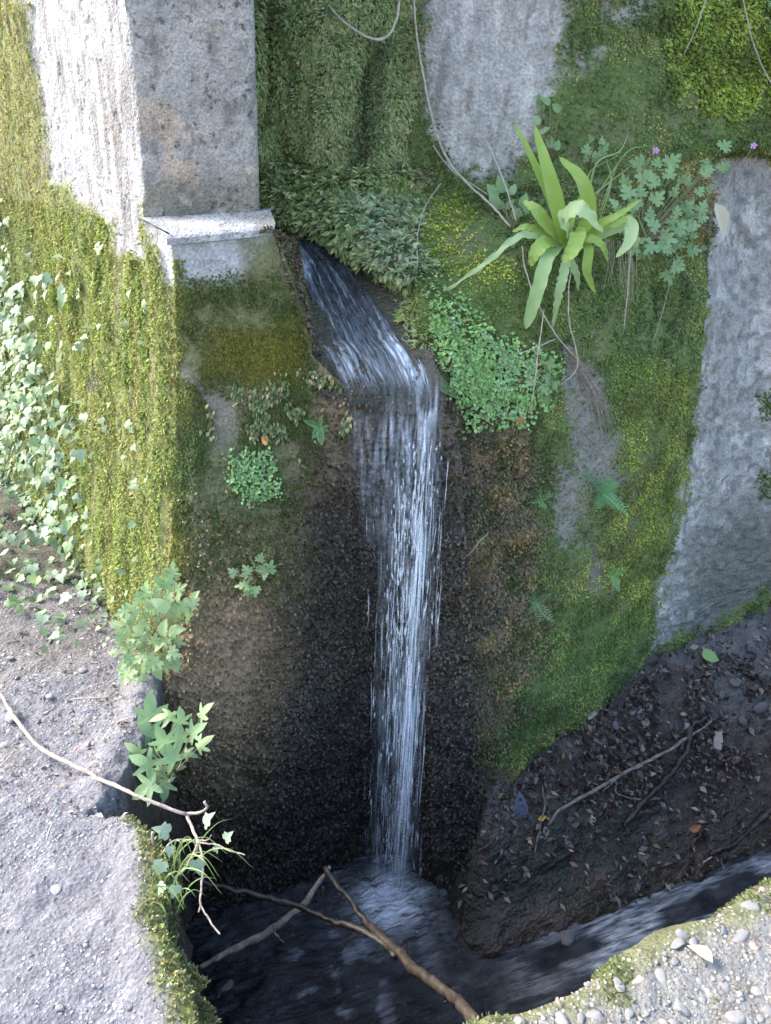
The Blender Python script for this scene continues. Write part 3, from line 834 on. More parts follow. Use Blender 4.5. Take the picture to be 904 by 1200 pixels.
keep_parent(link('mortar', grid_mesh('mortar', PQ.reshape(GQ.shape), cq, {'wet': np.zeros(len(PQ))}), M_EARTH), coping)
tag(coping, 'low rubble and mortar coping beside the stream, white stones set in it', 'coping')

# ------------------------------------------------------------------ moss and small leaves that nobody could count
LEAF_V = [(0, 0, 0), (0.42, 0.45, 0.10), (0, 1.0, -0.06), (-0.42, 0.45, 0.10)]
LEAF_F = [(0, 1, 2, 3)]
DISC_V = [(0.5 * math.cos(a), 0.5 + 0.5 * math.sin(a), 0.05 * math.cos(2 * a)) for a in np.linspace(0, 2 * math.pi, 7)[:-1]]
DISC_F = [(0, 1, 2, 3), (0, 3, 4, 5)]
DOWN = np.array([0, 0, -1.0])
def sample(G, mask, n):
    """n random points on a grid surface, chosen by cell area times mask -> points, normals"""
    N = face_camera(G, grid_normals(G))
    a = np.linalg.norm(np.cross(G[:-1, 1:] - G[:-1, :-1], G[1:, :-1] - G[:-1, :-1]), axis=2)
    m = mask.reshape(G.shape[:2])[:-1, :-1]
    w = (a * m).ravel()
    idx = rng.choice(len(w), n, p=w / w.sum())
    i, j = np.divmod(idx, G.shape[1] - 1)
    u, v = rng.random((n, 1)), rng.random((n, 1))
    P = (G[i, j] * (1 - u) * (1 - v) + G[i, j + 1] * u * (1 - v) + G[i + 1, j] * (1 - u) * v + G[i + 1, j + 1] * u * v)
    return P, N[i, j]
def leaflets(P, N, length, width, out=0.6, down=0.5, rnd=0.7, cols=None, fan=1, spread=0.0, tv=LEAF_V, tf=LEAF_F, lift=0.0):
    n = len(P)
    if fan > 1:
        P = np.repeat(P, fan, 0); N = np.repeat(N, fan, 0); cols = np.repeat(cols, fan, 0)
        length = np.repeat(length, fan) if np.ndim(length) else length
    n = len(P)
    tan = DOWN - (N @ DOWN)[:, None] * N
    tan = unit(tan)
    side = np.cross(N, tan)
    ang = rng.normal(0, 1, (n, 1)) * spread
    d = out * N + down * (np.cos(ang) * tan + np.sin(ang) * side) + rnd * unit(rng.normal(size=(n, 3))) * rng.random((n, 1))
    ay = unit(d)
    ax = unit(np.cross(ay, N + 0.4 * rng.normal(size=(n, 3))))
    az = np.cross(ax, ay)
    L = length * rng.uniform(0.6, 1.35, n)
    s = np.stack([L * width * rng.uniform(0.7, 1.3, n), L, L], 1)
    c = cols * rng.uniform(0.55, 1.45, (n, 1))
    c = c * (1 + rng.normal(0, 0.10, (n, 3)))
    return scatter(tv, tf, P + N * lift, ax, ay, az, s, np.clip(c, 0.004, 0.6))
def stuff(name, geo, mat, label, cat):
    V, F, C = geo
    o = link(name, mesh_np(name, V, F, False, C), mat)
    return tag(o, label, cat, kind='stuff')
def at_pix(P, amp=9, f=9, seed=200):
    x, y = proj(P)
    return warp(P, x, y, amp, f, seed)

# side face of the pillar: bright yellow-green moss in long streaks
geos = []
gapL = np.clip(1 - bare_l - hole, 0, 1) * sstep(-0.35, 0.05, fbm(PL, (16, 16, 2.6), 4, 201)) * (PL[:, 2] > -0.05) * (tl < 2.3)
P, N = sample(GLd, gapL + 0.12 * (1 - bare_l), 62000)
P2, N2 = sample(PSd.reshape(GS.shape), np.where(left_fl, 1 - bare_s, 0) * (tsh < 2.2), 9000)
N2 = np.tile(nL, (len(P2), 1))
P = np.vstack([P, P2]); N = np.vstack([N, N2])
st = fbm(P, (24, 24, 2.0), 4, 41); x, y = at_pix(P)
cols = np.tile(np.array((0.25, 0.30, 0.075)), (len(P), 1))
cols = mix(cols, sstep(0.0, 0.3, st) * 0.8, (0.28, 0.265, 0.09))
cols = mix(cols, sstep(0.1, 0.4, -st) * 0.6, (0.15, 0.19, 0.05))
cols = mix(cols, sstep(75, 30, x) * sstep(330, 180, y) * 0.7, (0.30, 0.25, 0.08))
cols = mix(cols, sstep(60, 20, x) * sstep(180, 300, y) * 0.6, (0.20, 0.25, 0.10))
szl = np.where(fbm(P, 22, 3, 216) > 0.05, 0.012, 0.0085)
geos.append(leaflets(P, N, szl, 0.55, 0.6, 0.5, 0.9, cols, fan=2, spread=0.8))
stuff('moss', cat_geo(geos), M_MOSS, 'bright yellow-green moss in streaks on the sunny side of the pillar', 'moss')

# front of the base: thin film of moss and small leafy scraps
mb = poly(bx_, by_, [(205,335),(360,325),(372,470),(350,600),(205,620)], 25) * sstep(-0.25, 0.25, fbm(PB, 11, 4, 205))
mb = np.maximum(mb, 0.8 * poly(bx_, by_, [(245,385),(360,385),(365,450),(240,450)], 18))
mb = np.maximum(mb, 0.25 * poly(bx_, by_, [(195,600),(340,590),(360,700),(195,690)], 30))
mb = np.maximum(mb, 1.6 * sstep(222, 200, bx_ + 14 * fbm(PB, 14, 3, 215)) * (by_ > 300) * (by_ < 690))
P, N = sample(GB, mb, 21000)
x, y = at_pix(P)
cols = np.tile(np.array((0.10, 0.125, 0.035)), (len(P), 1))
cols = mix(cols, poly(x, y, [(250,390),(358,385),(365,440),(240,445)], 20) * 0.85, (0.20, 0.18, 0.03))
cols = mix(cols, sstep(228, 208, x) * 0.9, (0.25, 0.26, 0.06))
cols = mix(cols, poly(x, y, [(205,510),(330,500),(345,600),(205,610)], 20) * 0.7, (0.09, 0.14, 0.045))
geos = [leaflets(P, N, 0.0075, 0.6, 0.5, 0.5, 0.8, cols, fan=2)]
P, N = sample(GB, poly(bx_, by_, [(268,530),(318,525),(326,580),(290,585),(270,560)], 9), 800)
geos.append(leaflets(P, N, 0.0085, 0.95, 0.35, 0.6, 0.5, np.tile(np.array((0.22, 0.36, 0.14)), (len(P), 1)), tv=DISC_V, tf=DISC_F, lift=0.006) )
P, N = sample(GB, poly(bx_, by_, [(262,455),(395,430),(405,500),(350,530),(250,520)], 20) * sstep(0.0, 0.3, fbm(PB, 20, 3, 206)), 900)
pal = np.where(rng.random((len(P), 1)) < 0.35, np.array((0.34, 0.30, 0.16)), np.array((0.12, 0.17, 0.06)))
geos.append(leaflets(P, N, 0.016, 0.6, 0.4, 0.7, 0.6, pal, tv=LEAF_V, tf=LEAF_F, lift=0.004))
V4 = cat_geo([g for g in geos if g[1].shape[1] == 4])
stuff('moss', V4, M_MOSS, 'thin dull green moss film and leaf scraps below the pillar ledge', 'moss')

# alcove: hanging feathery moss in the shade, paler ferny growth along the channel
am = poly(wxa, wya, [(270,-600),(500,-600),(500,0),(508,120),(500,200),(560,330),(530,470),(300,300)], 8)
am2 = am * sstep(150, 215, wya)
P, N = sample(GA, am * (1 - 0.75 * crease - 0.6 * crease2) * (wya < 235) * (wya > -150), 20000)
x, y = at_pix(P)
colm = fbm(P, (13, 13, 2.6), 4, 82)
cols = np.tile(np.array((0.35, 0.41, 0.17)), (len(P), 1))
cols = mix(cols, sstep(0, 0.35, colm) * 0.8, (0.48, 0.52, 0.24))
cols = mix(cols, sstep(460, 500, x) * 0.6, (0.32, 0.31, 0.16))
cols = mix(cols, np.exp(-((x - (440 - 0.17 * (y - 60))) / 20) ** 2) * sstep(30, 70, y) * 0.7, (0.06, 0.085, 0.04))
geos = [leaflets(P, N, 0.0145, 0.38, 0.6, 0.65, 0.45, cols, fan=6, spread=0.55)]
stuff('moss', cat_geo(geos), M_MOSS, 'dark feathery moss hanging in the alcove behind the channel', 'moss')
bm_ = poly(wxa, wya, [(300,190),(380,195),(480,215),(505,290),(560,400),(530,440),(490,400),(440,325),(395,285),(340,250),(300,240)], 8)
P, N = sample(GA, bm_, 2600)
x, y = at_pix(P)
cols = np.tile(np.array((0.46, 0.56, 0.22)), (len(P), 1))
cols = mix(cols, poly(x, y, [(400,235),(480,235),(500,330),(440,320)], 18) * 0.8, (0.46, 0.56, 0.32))
geos = [leaflets(P, N, 0.026, 0.42, 0.6, 0.6, 0.4, cols, fan=6, spread=0.8)]
stuff('foliage', cat_geo(geos), M_SOFT, 'soft pale green ferny growth along the right edge of the channel', 'foliage')

# right wall
wr = np.clip(mossR, 0, 1) * (rx > 470) * (rx < 1050) * (ry > -150) * (ry < 900)
wr *= sstep(-0.45, 0.0, fbm(PR, 13, 4, 207)) * 0.85 + 0.15
wr *= 1 - 0.65 * poly(rx, ry, [(600,60),(760,60),(760,180),(640,215)], 25)
P, N = sample(GR, wr + 0.25 * (bareT < 0.97) * (bareT > 0.02) * (rx > 470) * (ry > -100), 80000)
x, y = at_pix(P)
nn = fbm(P, 10, 4, 208)
def moss_pal(x, y, nn):
    cols = np.tile(np.array((0.085, 0.12, 0.028)), (len(x), 1))
    cols = mix(cols, sstep(0, 0.4, nn) * 0.6, (0.14, 0.13, 0.04))
    cols = mix(cols, poly(x, y, [(485,235),(540,225),(590,300),(600,325),(560,335),(495,315)], 14), (0.23, 0.28, 0.035))
    cols = mix(cols, poly(x, y, [(520,330),(620,320),(650,420),(590,440),(520,370)], 20) * 0.8, (0.11, 0.16, 0.03))
    cols = mix(cols, poly(x, y, [(720,430),(812,430),(800,560),(775,690),(720,740),(690,680),(735,560)], 22) * 0.85, (0.165, 0.18, 0.028))
    cols = mix(cols, poly(x, y, [(765,-200),(1000,-200),(1000,130),(850,140),(790,110)], 26) * 0.85, (0.16, 0.20, 0.03))
    cols = mix(cols, poly(x, y, [(560,760),(700,700),(770,720),(740,800),(620,870),(550,880)], 26) * 0.7, (0.075, 0.12, 0.022))
    cols = mix(cols, poly(x, y, [(670,300),(760,300),(760,480),(690,450)], 26) * 0.7, (0.06, 0.10, 0.022))
    cols = mix(cols, poly(x, y, [(800,185),(855,185),(850,260),(815,300),(800,250)], 12) * 0.8, (0.20, 0.13, 0.05))
    cols = cols * (1.7 * (1.0 + 0.75 * np.clip(nn * 1.6, -0.65, 0.55)))[:, None]
    return cols + 0.015
cols = moss_pal(x, y, nn)
sz = np.where(poly(x, y, [(760,-200),(1000,-200),(1000,140),(780,130)], 20) > 0.5, 0.017, 0.0098)
geos = [leaflets(P, N, sz, 0.5, 0.55, 0.55, 0.7, cols, fan=2, spread=0.8)]
wr2 = rock * sstep(0.0, 0.35, fbm(PR, 15, 4, 209)) * (ry < 880) * sstep(530, 600, rx)
P, N = sample(GR, wr2, 7000)
geos.append(leaflets(P, N, 0.008, 0.6, 0.5, 0.5, 0.7, np.tile(np.array((0.07, 0.085, 0.026)), (len(P), 1))))
edge_m = np.concatenate([poly(rx, ry, [(885,460),(960,455),(960,490),(895,488)], 6)[:, None], poly(rx, ry, [(883,555),(960,535),(960,590),(890,580)], 6)[:, None]], 1).max(1)
P, N = sample(GR, edge_m, 1500)
geos.append(leaflets(P, N, 0.013, 0.5, 0.6, 0.5, 0.7, np.tile(np.array((0.11, 0.17, 0.04)), (len(P), 1)), fan=2))
stuff('moss', cat_geo(geos), M_MOSS, 'green and yellowish moss coating the right wall around the fern', 'moss')
lwx, lwy = warp(PR, rx, ry, 10, 16, 218)
lw = poly(lwx, lwy, [(505,365),(545,385),(590,420),(640,430),(632,455),(600,482),(555,487),(535,455),(512,410)], 12) * sstep(-0.45, -0.05, fbm(PR, 22, 3, 219)) + 0.25 * poly(lwx, lwy, [(492,330),(530,345),(600,405),(655,420),(640,470),(600,498),(545,495),(515,430)], 14)
P, N = sample(GR, lw, 4200)
cols = np.tile(np.array((0.25, 0.41, 0.13)), (len(P), 1))
cols = mix(cols, sstep(0.0, 0.3, fbm(P, 25, 3, 210)) * 0.6, (0.33, 0.47, 0.22))
g1 = leaflets(P, N, 0.0095, 1.0, 0.32, 0.75, 0.45, cols, tv=DISC_V, tf=DISC_F, lift=0.012)
stuff('foliage', g1, M_SOFT, 'bright green mat of tiny round leaves beside the fall, under the fern', 'foliage')

# fringe of moss on the path edge and on the coping
P, N = sample(GP, sstep(-0.085, -0.03, dist.ravel() + 0.02 * fbm(PP, 20, 3, 118)) * (dist.ravel() < 0.012) * (PP[:, 1] < 1.36) * (PP[:, 1] > 0.75), 6000)
N = np.tile(np.array([0.2, 0, 1.0]), (len(P), 1))
P[:, 2] = np.maximum(P[:, 2], -0.06)
geos = [leaflets(P, unit(N), 0.011, 0.55, 0.8, 0.1, 0.8, np.tile(np.array((0.25, 0.27, 0.12)), (len(P), 1)), fan=2)]
stuff('moss', cat_geo(geos), M_MOSS, 'pale yellow-green moss fringe along the path edge above the ditch', 'moss')
dq = (PQ - E0) @ nE; sq = (PQ - E0) @ dE
mq = sstep(0.13, 0.03, dq + 0.05 * fbm(PQ, 9, 3, 211)) * sstep(0.0, 0.3, fbm(PQ, 8, 3, 212)) * (PQ[:, 2] > -0.12) * (sq < 1.2)
mq = np.maximum(mq, 0.35 * sstep(0.15, 0.4, fbm(PQ, 10, 3, 156)) * (dq < 0.5) * (sq < 1.2) * (PQ[:, 2] > -0.1))
P, N = sample(PQ.reshape(GQ.shape), mq, 6000)
N = np.where(N[:, 2:] < 0, -N, N)
geos = [leaflets(P, N, 0.009, 0.5, 0.75, 0.25, 0.8, np.tile(np.array((0.15, 0.18, 0.07)), (len(P), 1)), fan=2)]
stuff('moss', cat_geo(geos), M_MOSS, 'moss tufts along the stream edge of the rubble coping', 'moss')

# ------------------------------------------------------------------ water
def mat_water(name, streak, rough=0.08, dark=(0.012, 0.013, 0.015)):
    """running water: dark, glossy, with flow-aligned ripples; 'foam' whitens it where air is mixed in and where sky highlights are painted"""
    m, nt, p = new_mat(name)
    L = nt.links
    uv = N_(nt, 'ShaderNodeUVMap', uv_map='flow')
    mp = N_(nt, 'ShaderNodeMapping')
    mp.inputs['Scale'].default_value = streak
    L.new(uv.outputs[0], mp.inputs['Vector'])
    n1 = N_(nt, 'ShaderNodeTexNoise', Scale=1.0, Detail=5.0, Roughness=0.6, Distortion=0.6)
    n2 = N_(nt, 'ShaderNodeTexNoise', Scale=3.1, Detail=5.0, Roughness=0.65, Distortion=0.3)
    for n in (n1, n2): L.new(mp.outputs[0], n.inputs['Vector'])
    fo = N_(nt, 'ShaderNodeAttribute', attribute_name='foam_sheen')
    f = math_(nt, 'MULTIPLY', fo.outputs['Fac'], ramp(nt, n2.outputs[0], 0.36, 0.1, 0.68, 1.5))
    cl_ = nt.nodes.new('ShaderNodeClamp'); L.new(f, cl_.inputs[0])
    cm = N_(nt, 'ShaderNodeMix', data_type='RGBA')
    cm.inputs[6].default_value = (*dark, 1); cm.inputs[7].default_value = (0.62, 0.68, 0.74, 1)
    L.new(cl_.outputs[0], cm.inputs[0])
    L.new(cm.outputs[2], p.inputs['Base Color'])
    p.inputs['IOR'].default_value = 1.33
    p.inputs['Specular IOR Level'].default_value = 0.6
    L.new(ramp(nt, cl_.outputs[0], 0, rough, 1, 0.45), p.inputs['Roughness'])
    b1 = bump(nt, p, n1.outputs[0], 0.9, 0.03)
    bump(nt, p, n2.outputs[0], 0.7, 0.01, b1)
    return m, nt, p
def clear(nt, p, base):
    """let part of the bed show through"""
    t = N_(nt, 'ShaderNodeBsdfTransparent')
    t.inputs['Color'].default_value = (0.86, 0.92, 0.92, 1)
    fo = N_(nt, 'ShaderNodeAttribute', attribute_name='foam_sheen')
    fa = N_(nt, 'ShaderNodeAttribute', attribute_name='cover')
    mx = N_(nt, 'ShaderNodeMixShader')
    nt.links.new(math_(nt, 'MULTIPLY', ramp(nt, fo.outputs['Fac'], 0, base, 0.7, 1.0), fa.outputs['Fac']), mx.inputs[0])
    nt.links.new(t.outputs[0], mx.inputs[1]); nt.links.new(p.outputs[0], mx.inputs[2])
    nt.links.new(mx.outputs[0], nt.nodes['Material Output'].inputs['Surface'])
M_CHUTE, nt, p = mat_water('chute_water', (46, 7, 1)); clear(nt, p, 0.45)
M_STREAM, nt, p = mat_water('stream_water', (3.5, 24, 1), 0.07); clear(nt, p, 0.85)

# sheet running down the channel and over the lip
edgeL = np.array([on_chute(*q) for q in [(300,250),(322,266),(345,330),(364,385),(388,425),(406,450),(412,480)]])
oL_ = np.argsort(edgeL[:, 1])
def xl(Yv): return np.interp(Yv, edgeL[oL_, 1], edgeL[oL_, 0])
ny, nx = 190, 90
Ys = np.concatenate([np.linspace(2.80, 2.10, 131)[:-1], 1.985 + 0.115 * (1 - np.sin(np.linspace(0, math.pi / 2, 60)))])
XLs = np.minimum(xl(Ys) - 0.01, xr(Ys) - 0.08); XRs = xr(Ys) + 0.004
k5 = np.ones(15) / 15
k21 = np.ones(31) / 31
XLs = np.convolve(np.pad(XLs, 15, mode='edge'), k21, 'valid'); XRs = np.convolve(np.pad(XRs, 15, mode='edge'), k21, 'valid')
XLs = XLs + 0.012 * fbm(np.stack([0 * Ys, Ys, 0 * Ys], 1), 14, 3, 331); XRs = XRs + 0.008 * fbm(np.stack([0 * Ys, Ys, 0 * Ys], 1), 14, 3, 332)
s_ = np.linspace(0, 1, nx)
XW = XLs[:, None] * (1 - s_) + XRs[:, None] * s_
YW = np.repeat(Ys[:, None], nx, 1)
U = np.repeat(s_[None], ny, 0)
ww = (XRs - XLs)[:, None]
Pq = np.stack([U * 14, (2.8 - YW) * 6, 0 * U], -1).reshape(-1, 3)
rip = fbm(Pq, (1.6, 1.0, 1), 4, 301).reshape(U.shape)
ZW = zc(YW) + 0.004 + 0.014 * rip * (0.4 + sstep(2.7, 2.2, YW)) - 0.010 * (np.abs(U - 0.5) * 2) ** 4
GW = np.stack([XW, YW, ZW], -1)
fo = (np.clip(fbm(Pq, (2.4, 0.7, 1), 4, 302), 0, 1) * 0.7 * sstep(2.55, 2.2, YW.ravel()) + 0.16 + 0.22 * sstep(2.3, 2.0, YW.ravel()) + 0.5 * np.exp(-((U.ravel() - 0.80) / 0.10) ** 2) * sstep(2.16, 2.02, YW.ravel())  # aerated water, plus blue sky highlights painted in as extra white
      + 0.8 * np.exp(-(((proj(GW.reshape(-1, 3))[0] - 352) / 13) ** 2 + ((proj(GW.reshape(-1, 3))[1] - 312) / 16) ** 2)) * (rip.ravel() > 0))
uvw = np.stack([U.ravel() * 0.45 + 0.03 * fbm(Pq, (0.5, 0.5, 1), 3, 333), YW.ravel() * 1.3], -1)
waterfall = empty('waterfall', (0.02, 1.95, WATER_Z))
keep_parent(link('chute_water', grid_mesh('chute_water', GW, None, {'foam_sheen': np.clip(fo, 0, 1), 'cover': (sstep(1.986, 2.03, YW) * sstep(0.0, 0.12, U) * sstep(1.0, 0.93, U)).ravel()}, uvw), M_CHUTE), waterfall)

# the fall: each thread of water follows its own arc from the lip into the pool
def mat_fall(name, lo, hi):
    m, nt, p = new_mat(name)
    L = nt.links
    p.inputs['Base Color'].default_value = (0.72, 0.79, 0.87, 1)
    p.inputs['Roughness'].default_value = 0.18
    p.inputs['IOR'].default_value = 1.33
    t = N_(nt, 'ShaderNodeBsdfTransparent')
    a = N_(nt, 'ShaderNodeAttribute', attribute_name='foam_sheen')
    mx = N_(nt, 'ShaderNodeMixShader')
    L.new(ramp(nt, a.outputs['Fac'], 0, lo, 1, hi), mx.inputs[0])
    L.new(t.outputs[0], mx.inputs[1]); L.new(p.outputs[0], mx.inputs[2])
    L.new(mx.outputs[0], nt.nodes['Material Output'].inputs['Surface'])
    return m
M_FALL = mat_fall('falling_water', 0.0, 0.46)
LIPY = 1.983
VZ0 = 1.1                                         # speed already gained on the rounded lip
def arc(x0, v, drift, z0=None, n=60, y0=LIPY):
    """positions along a fall from the lip at x0 with forward speed v"""
    z0 = zc(LIPY) + 0.010 if z0 is None else z0
    T = (-VZ0 + math.sqrt(VZ0 ** 2 + 2 * 9.81 * (z0 - WATER_Z))) / 9.81
    t = np.linspace(0, T, n)
    return np.stack([x0 + drift * t, y0 - v * t, z0 - VZ0 * t - 0.5 * 9.81 * t * t], -1)
lipL, lipR = float(np.interp(-LIPY, -Ys, XLs)), float(np.interp(-LIPY, -Ys, XRs))
Vs, Fs, Ao, off = [], [], [], 0
def strand(P, w, a, depth=0.5):
    """a flattened thread of water with pointed ends: 4-sided, n points"""
    global off
    n = len(P)
    e = np.sin(np.linspace(0, math.pi, n)) ** 0.6
    w_ = w * (0.15 + 0.85 * e)
    wob = 1 + 0.35 * np.sin(np.linspace(0, rng.uniform(6, 22), n) + rng.uniform(0, 6))
    ring = []
    for dx, dy in ((-1, 0), (0, -depth), (1, 0), (0, depth)):
        q = P.copy(); q[:, 0] += dx * w_ * wob; q[:, 1] += dy * w_ * wob
        ring.append(q)
    V = np.stack(ring, 1).reshape(-1, 3)
    i = np.arange(n - 1)[:, None] * 4
    j = np.arange(4)[None]
    F = np.stack([i + j, i + (j + 1) % 4, i + 4 + (j + 1) % 4, i + 4 + j], -1).reshape(-1, 4)
    Vs.append(V); Fs.append(F + off); off += len(V)
    Ao.append(np.repeat(np.clip(a * e, 0, 1), 4))
def piece(x0, v, drift, f0, f1, w, a, n=14):
    A = arc(x0, v, drift, n=240)
    i0, i1 = f0 * 239, max(f0 * 239 + 1.5, f1 * 239)
    idx = np.linspace(i0, min(i1, 239), n)
    P = np.stack([np.interp(idx, np.arange(240), A[:, k_]) for k_ in range(3)], -1)
    P[:, 0] += 0.0012 * np.cumsum(rng.normal(0, 0.5, n))
    strand(P, w, a)
lipR = lipR + 0.014
wL = lipR - lipL
for _ in range(90):                              # the strong jet at the right of the lip
    x0 = lipR - 0.035 + rng.normal(0, 0.010); f0 = rng.random() * 0.85
    piece(x0, rng.uniform(0.17, 0.26), rng.normal(-0.012, 0.012), f0, f0 + rng.uniform(0.05, 0.22), rng.uniform(0.0007, 0.0022), rng.uniform(0.3, 0.95))
for _ in range(150):                              # the thinner curtain to its left
    x0 = rng.uniform(lipR - 0.118, lipR - 0.02); f0 = 0.22 + rng.random() * 0.7
    piece(x0, rng.uniform(0.10, 0.24), rng.normal(0.0, 0.015), f0, f0 + rng.uniform(0.03, 0.16), rng.uniform(0.0005, 0.0015), rng.uniform(0.15, 0.75))
for _ in range(46):                               # stray threads and drips at the right
    x0 = rng.uniform(lipR - 0.02, lipR + 0.035); f0 = 0.15 + rng.random() * 0.75
    piece(x0, rng.uniform(0.05, 0.2), rng.normal(0.0, 0.02), f0, f0 + rng.uniform(0.03, 0.16), rng.uniform(0.0006, 0.0014), rng.uniform(0.2, 0.7))
for _ in range(420):                              # broken water: short thick beads
    x0 = lipR - 0.06 + rng.normal(0, 0.036); f0 = 0.12 + rng.random() * 0.86
    piece(x0, rng.uniform(0.12, 0.26), rng.normal(-0.005, 0.02), f0, f0 + rng.uniform(0.008, 0.035), rng.uniform(0.0009, 0.0026), rng.uniform(0.25, 0.9), 6)
for _ in range(26):                               # drips at the left
    x0 = rng.uniform(lipR - 0.19, lipR - 0.11); f0 = 0.3 + rng.random() * 0.6
    piece(x0, rng.uniform(0.05, 0.15), rng.normal(-0.01, 0.02), f0, f0 + rng.uniform(0.03, 0.14), rng.uniform(0.0006, 0.0012), rng.uniform(0.15, 0.5))
keep_parent(link('water_thread', mesh_np('water_thread', np.concatenate(Vs), np.concatenate(Fs), True, None, {'foam_sheen': np.concatenate(Ao)}), M_FALL), waterfall)['kind'] = 'stuff'

# thin transparent curtain the threads run in, and the film over the rock just below the lip
def mat_curtain(name):
    m, nt, p = new_mat(name)
    L = nt.links
    p.inputs['Base Color'].default_value = (0.66, 0.74, 0.83, 1)
    p.inputs['Roughness'].default_value = 0.25
    uv = N_(nt, 'ShaderNodeUVMap', uv_map='flow')
    mp = N_(nt, 'ShaderNodeMapping'); mp.inputs['Scale'].default_value = (95, 7.0, 1)
    L.new(uv.outputs[0], mp.inputs['Vector'])
    n1 = N_(nt, 'ShaderNodeTexNoise', Scale=1.0, Detail=6.0, Roughness=0.62, Distortion=0.25)
    L.new(mp.outputs[0], n1.inputs['Vector'])
    a = N_(nt, 'ShaderNodeAttribute', attribute_name='foam_sheen')
    mp2 = N_(nt, 'ShaderNodeMapping'); mp2.inputs['Scale'].default_value = (26, 5.5, 1)
    L.new(uv.outputs[0], mp2.inputs['Vector'])
    n3 = N_(nt, 'ShaderNodeTexNoise', Scale=1.0, Detail=4.0, Roughness=0.6, Distortion=0.5)
    L.new(mp2.outputs[0], n3.inputs['Vector'])
    f = math_(nt, 'MULTIPLY', a.outputs['Fac'], ramp(nt, n1.outputs[0], 0.36, 0.0, 0.74, 1.0))
    f = math_(nt, 'MULTIPLY', f, ramp(nt, n3.outputs[0], 0.36, 0.12, 0.62, 1.25))
    t = N_(nt, 'ShaderNodeBsdfTransparent')
    mx = N_(nt, 'ShaderNodeMixShader')
    L.new(f, mx.inputs[0]); L.new(t.outputs[0], mx.inputs[1]); L.new(p.outputs[0], mx.inputs[2])
    L.new(mx.outputs[0], nt.nodes['Material Output'].inputs['Surface'])
    bump(nt, p, n1.outputs[0], 0.8, 0.01)
    return m
M_CURT = mat_curtain('water_curtain')
def curtain(xa, xb, v, dr, nU=60, nV=160, amp=0.012, seed=5, dens=1.0, y0=LIPY):
    xs = np.linspace(xa, xb, nU)
    A = np.stack([arc(x, v, dr + 0.05 * (x - (xa + xb) / 2), n=nV - 14, y0=y0) for x in xs], 1)
    yb = 1.985 + 0.115 * (1 - np.sin(np.linspace(0.3, math.pi / 2, 14)))
    pre = np.stack([np.stack([x + (xr(yb) - xr(y0)), yb, zc(yb) + 0.010], -1) for x in xs], 1)
    A = np.concatenate([pre, A], 0)
    PQ_ = A.reshape(-1, 3).copy()
    PQ_[:, 1] += amp * fbm(PQ_, (40, 1, 3), 3, seed)
    f = np.sin(np.linspace(0.05, math.pi - 0.05, nU)) ** 0.7
    g_ = np.linspace(0, 1, nV)
    den = dens * np.outer(np.interp(g_, [0, 0.08, 0.16, 0.35, 0.6, 1], [0.0, 1.0, 0.9, 0.7, 0.9, 1.0]), f).ravel()
    uv_ = np.stack([np.repeat(xs[None], nV, 0).ravel(), PQ_[:, 2]], -1)
    return grid_mesh('water_sheet', PQ_.reshape(A.shape), None, {'foam_sheen': den}, uv_)
keep_parent(link('water_sheet', curtain(lipR - 0.155, lipR + 0.012, 0.17, 0.012, seed=5, dens=0.34), M_CURT), waterfall)
keep_parent(link('water_sheet', curtain(lipR - 0.062, lipR - 0.006, 0.215, -0.012, nU=40, seed=9, dens=0.5), M_CURT), waterfall)
# film clinging to the rock below the lip
fm = (bx_ > 405) & (bx_ < 515) & (by_ < 700)
film = GB + NB * 0.010
fden = poly(bx_, by_, [(415,490),(500,490),(512,580),(500,680),(440,680),(425,560)], 16) * np.interp(by_, [490, 580, 680], [0.5, 0.35, 0.0])
uvf = np.stack([PB[:, 0], PB[:, 2]], -1)
keep_parent(link('water_film', grid_mesh('water_film', film, None, {'foam_sheen': fden}, uvf, keep=(fden > 0.01).reshape(GB.shape[:2])), M_CURT), waterfall)
tag(waterfall, 'narrow waterfall pouring from the channel down the dark rock face', 'waterfall', kind='thing')

# drops thrown up where the fall meets the pool
ICO_V = np.array([(0, 0, 1), (0.9, 0, 0), (0, 0.9, 0), (-0.9, 0, 0), (0, -0.9, 0), (0, 0, -1)], float)
ICO_F = [(0, 1, 2, 2), (0, 2, 3, 3), (0, 3, 4, 4), (0, 4, 1, 1), (5, 2, 1, 1), (5, 3, 2, 2), (5, 4, 3, 3), (5, 1, 4, 4)]
ICO_F3 = np.array([f[:3] for f in ICO_F])
land = arc(lipR - 0.06, 0.19, -0.03)[-1]
nd = 620
pos = land + np.stack([rng.normal(0, 0.09, nd), rng.normal(0, 0.05, nd), np.abs(rng.normal(0, 0.07, nd))], 1)
E3 = np.eye(3)
V, F, C = scatter(ICO_V, ICO_F3, pos, np.tile(E3[0], (nd, 1)), np.tile(E3[1], (nd, 1)), np.tile(E3[2], (nd, 1)), np.abs(rng.normal(0.0009, 0.0007, nd)) + 0.0005, np.ones((nd, 3)))
o = keep_parent(link('splash_drops', mesh_np('splash_drops', V, F, True, None, {'foam_sheen': np.full(len(V), 0.7)}), M_FALL), waterfall)
o['kind'] = 'stuff'

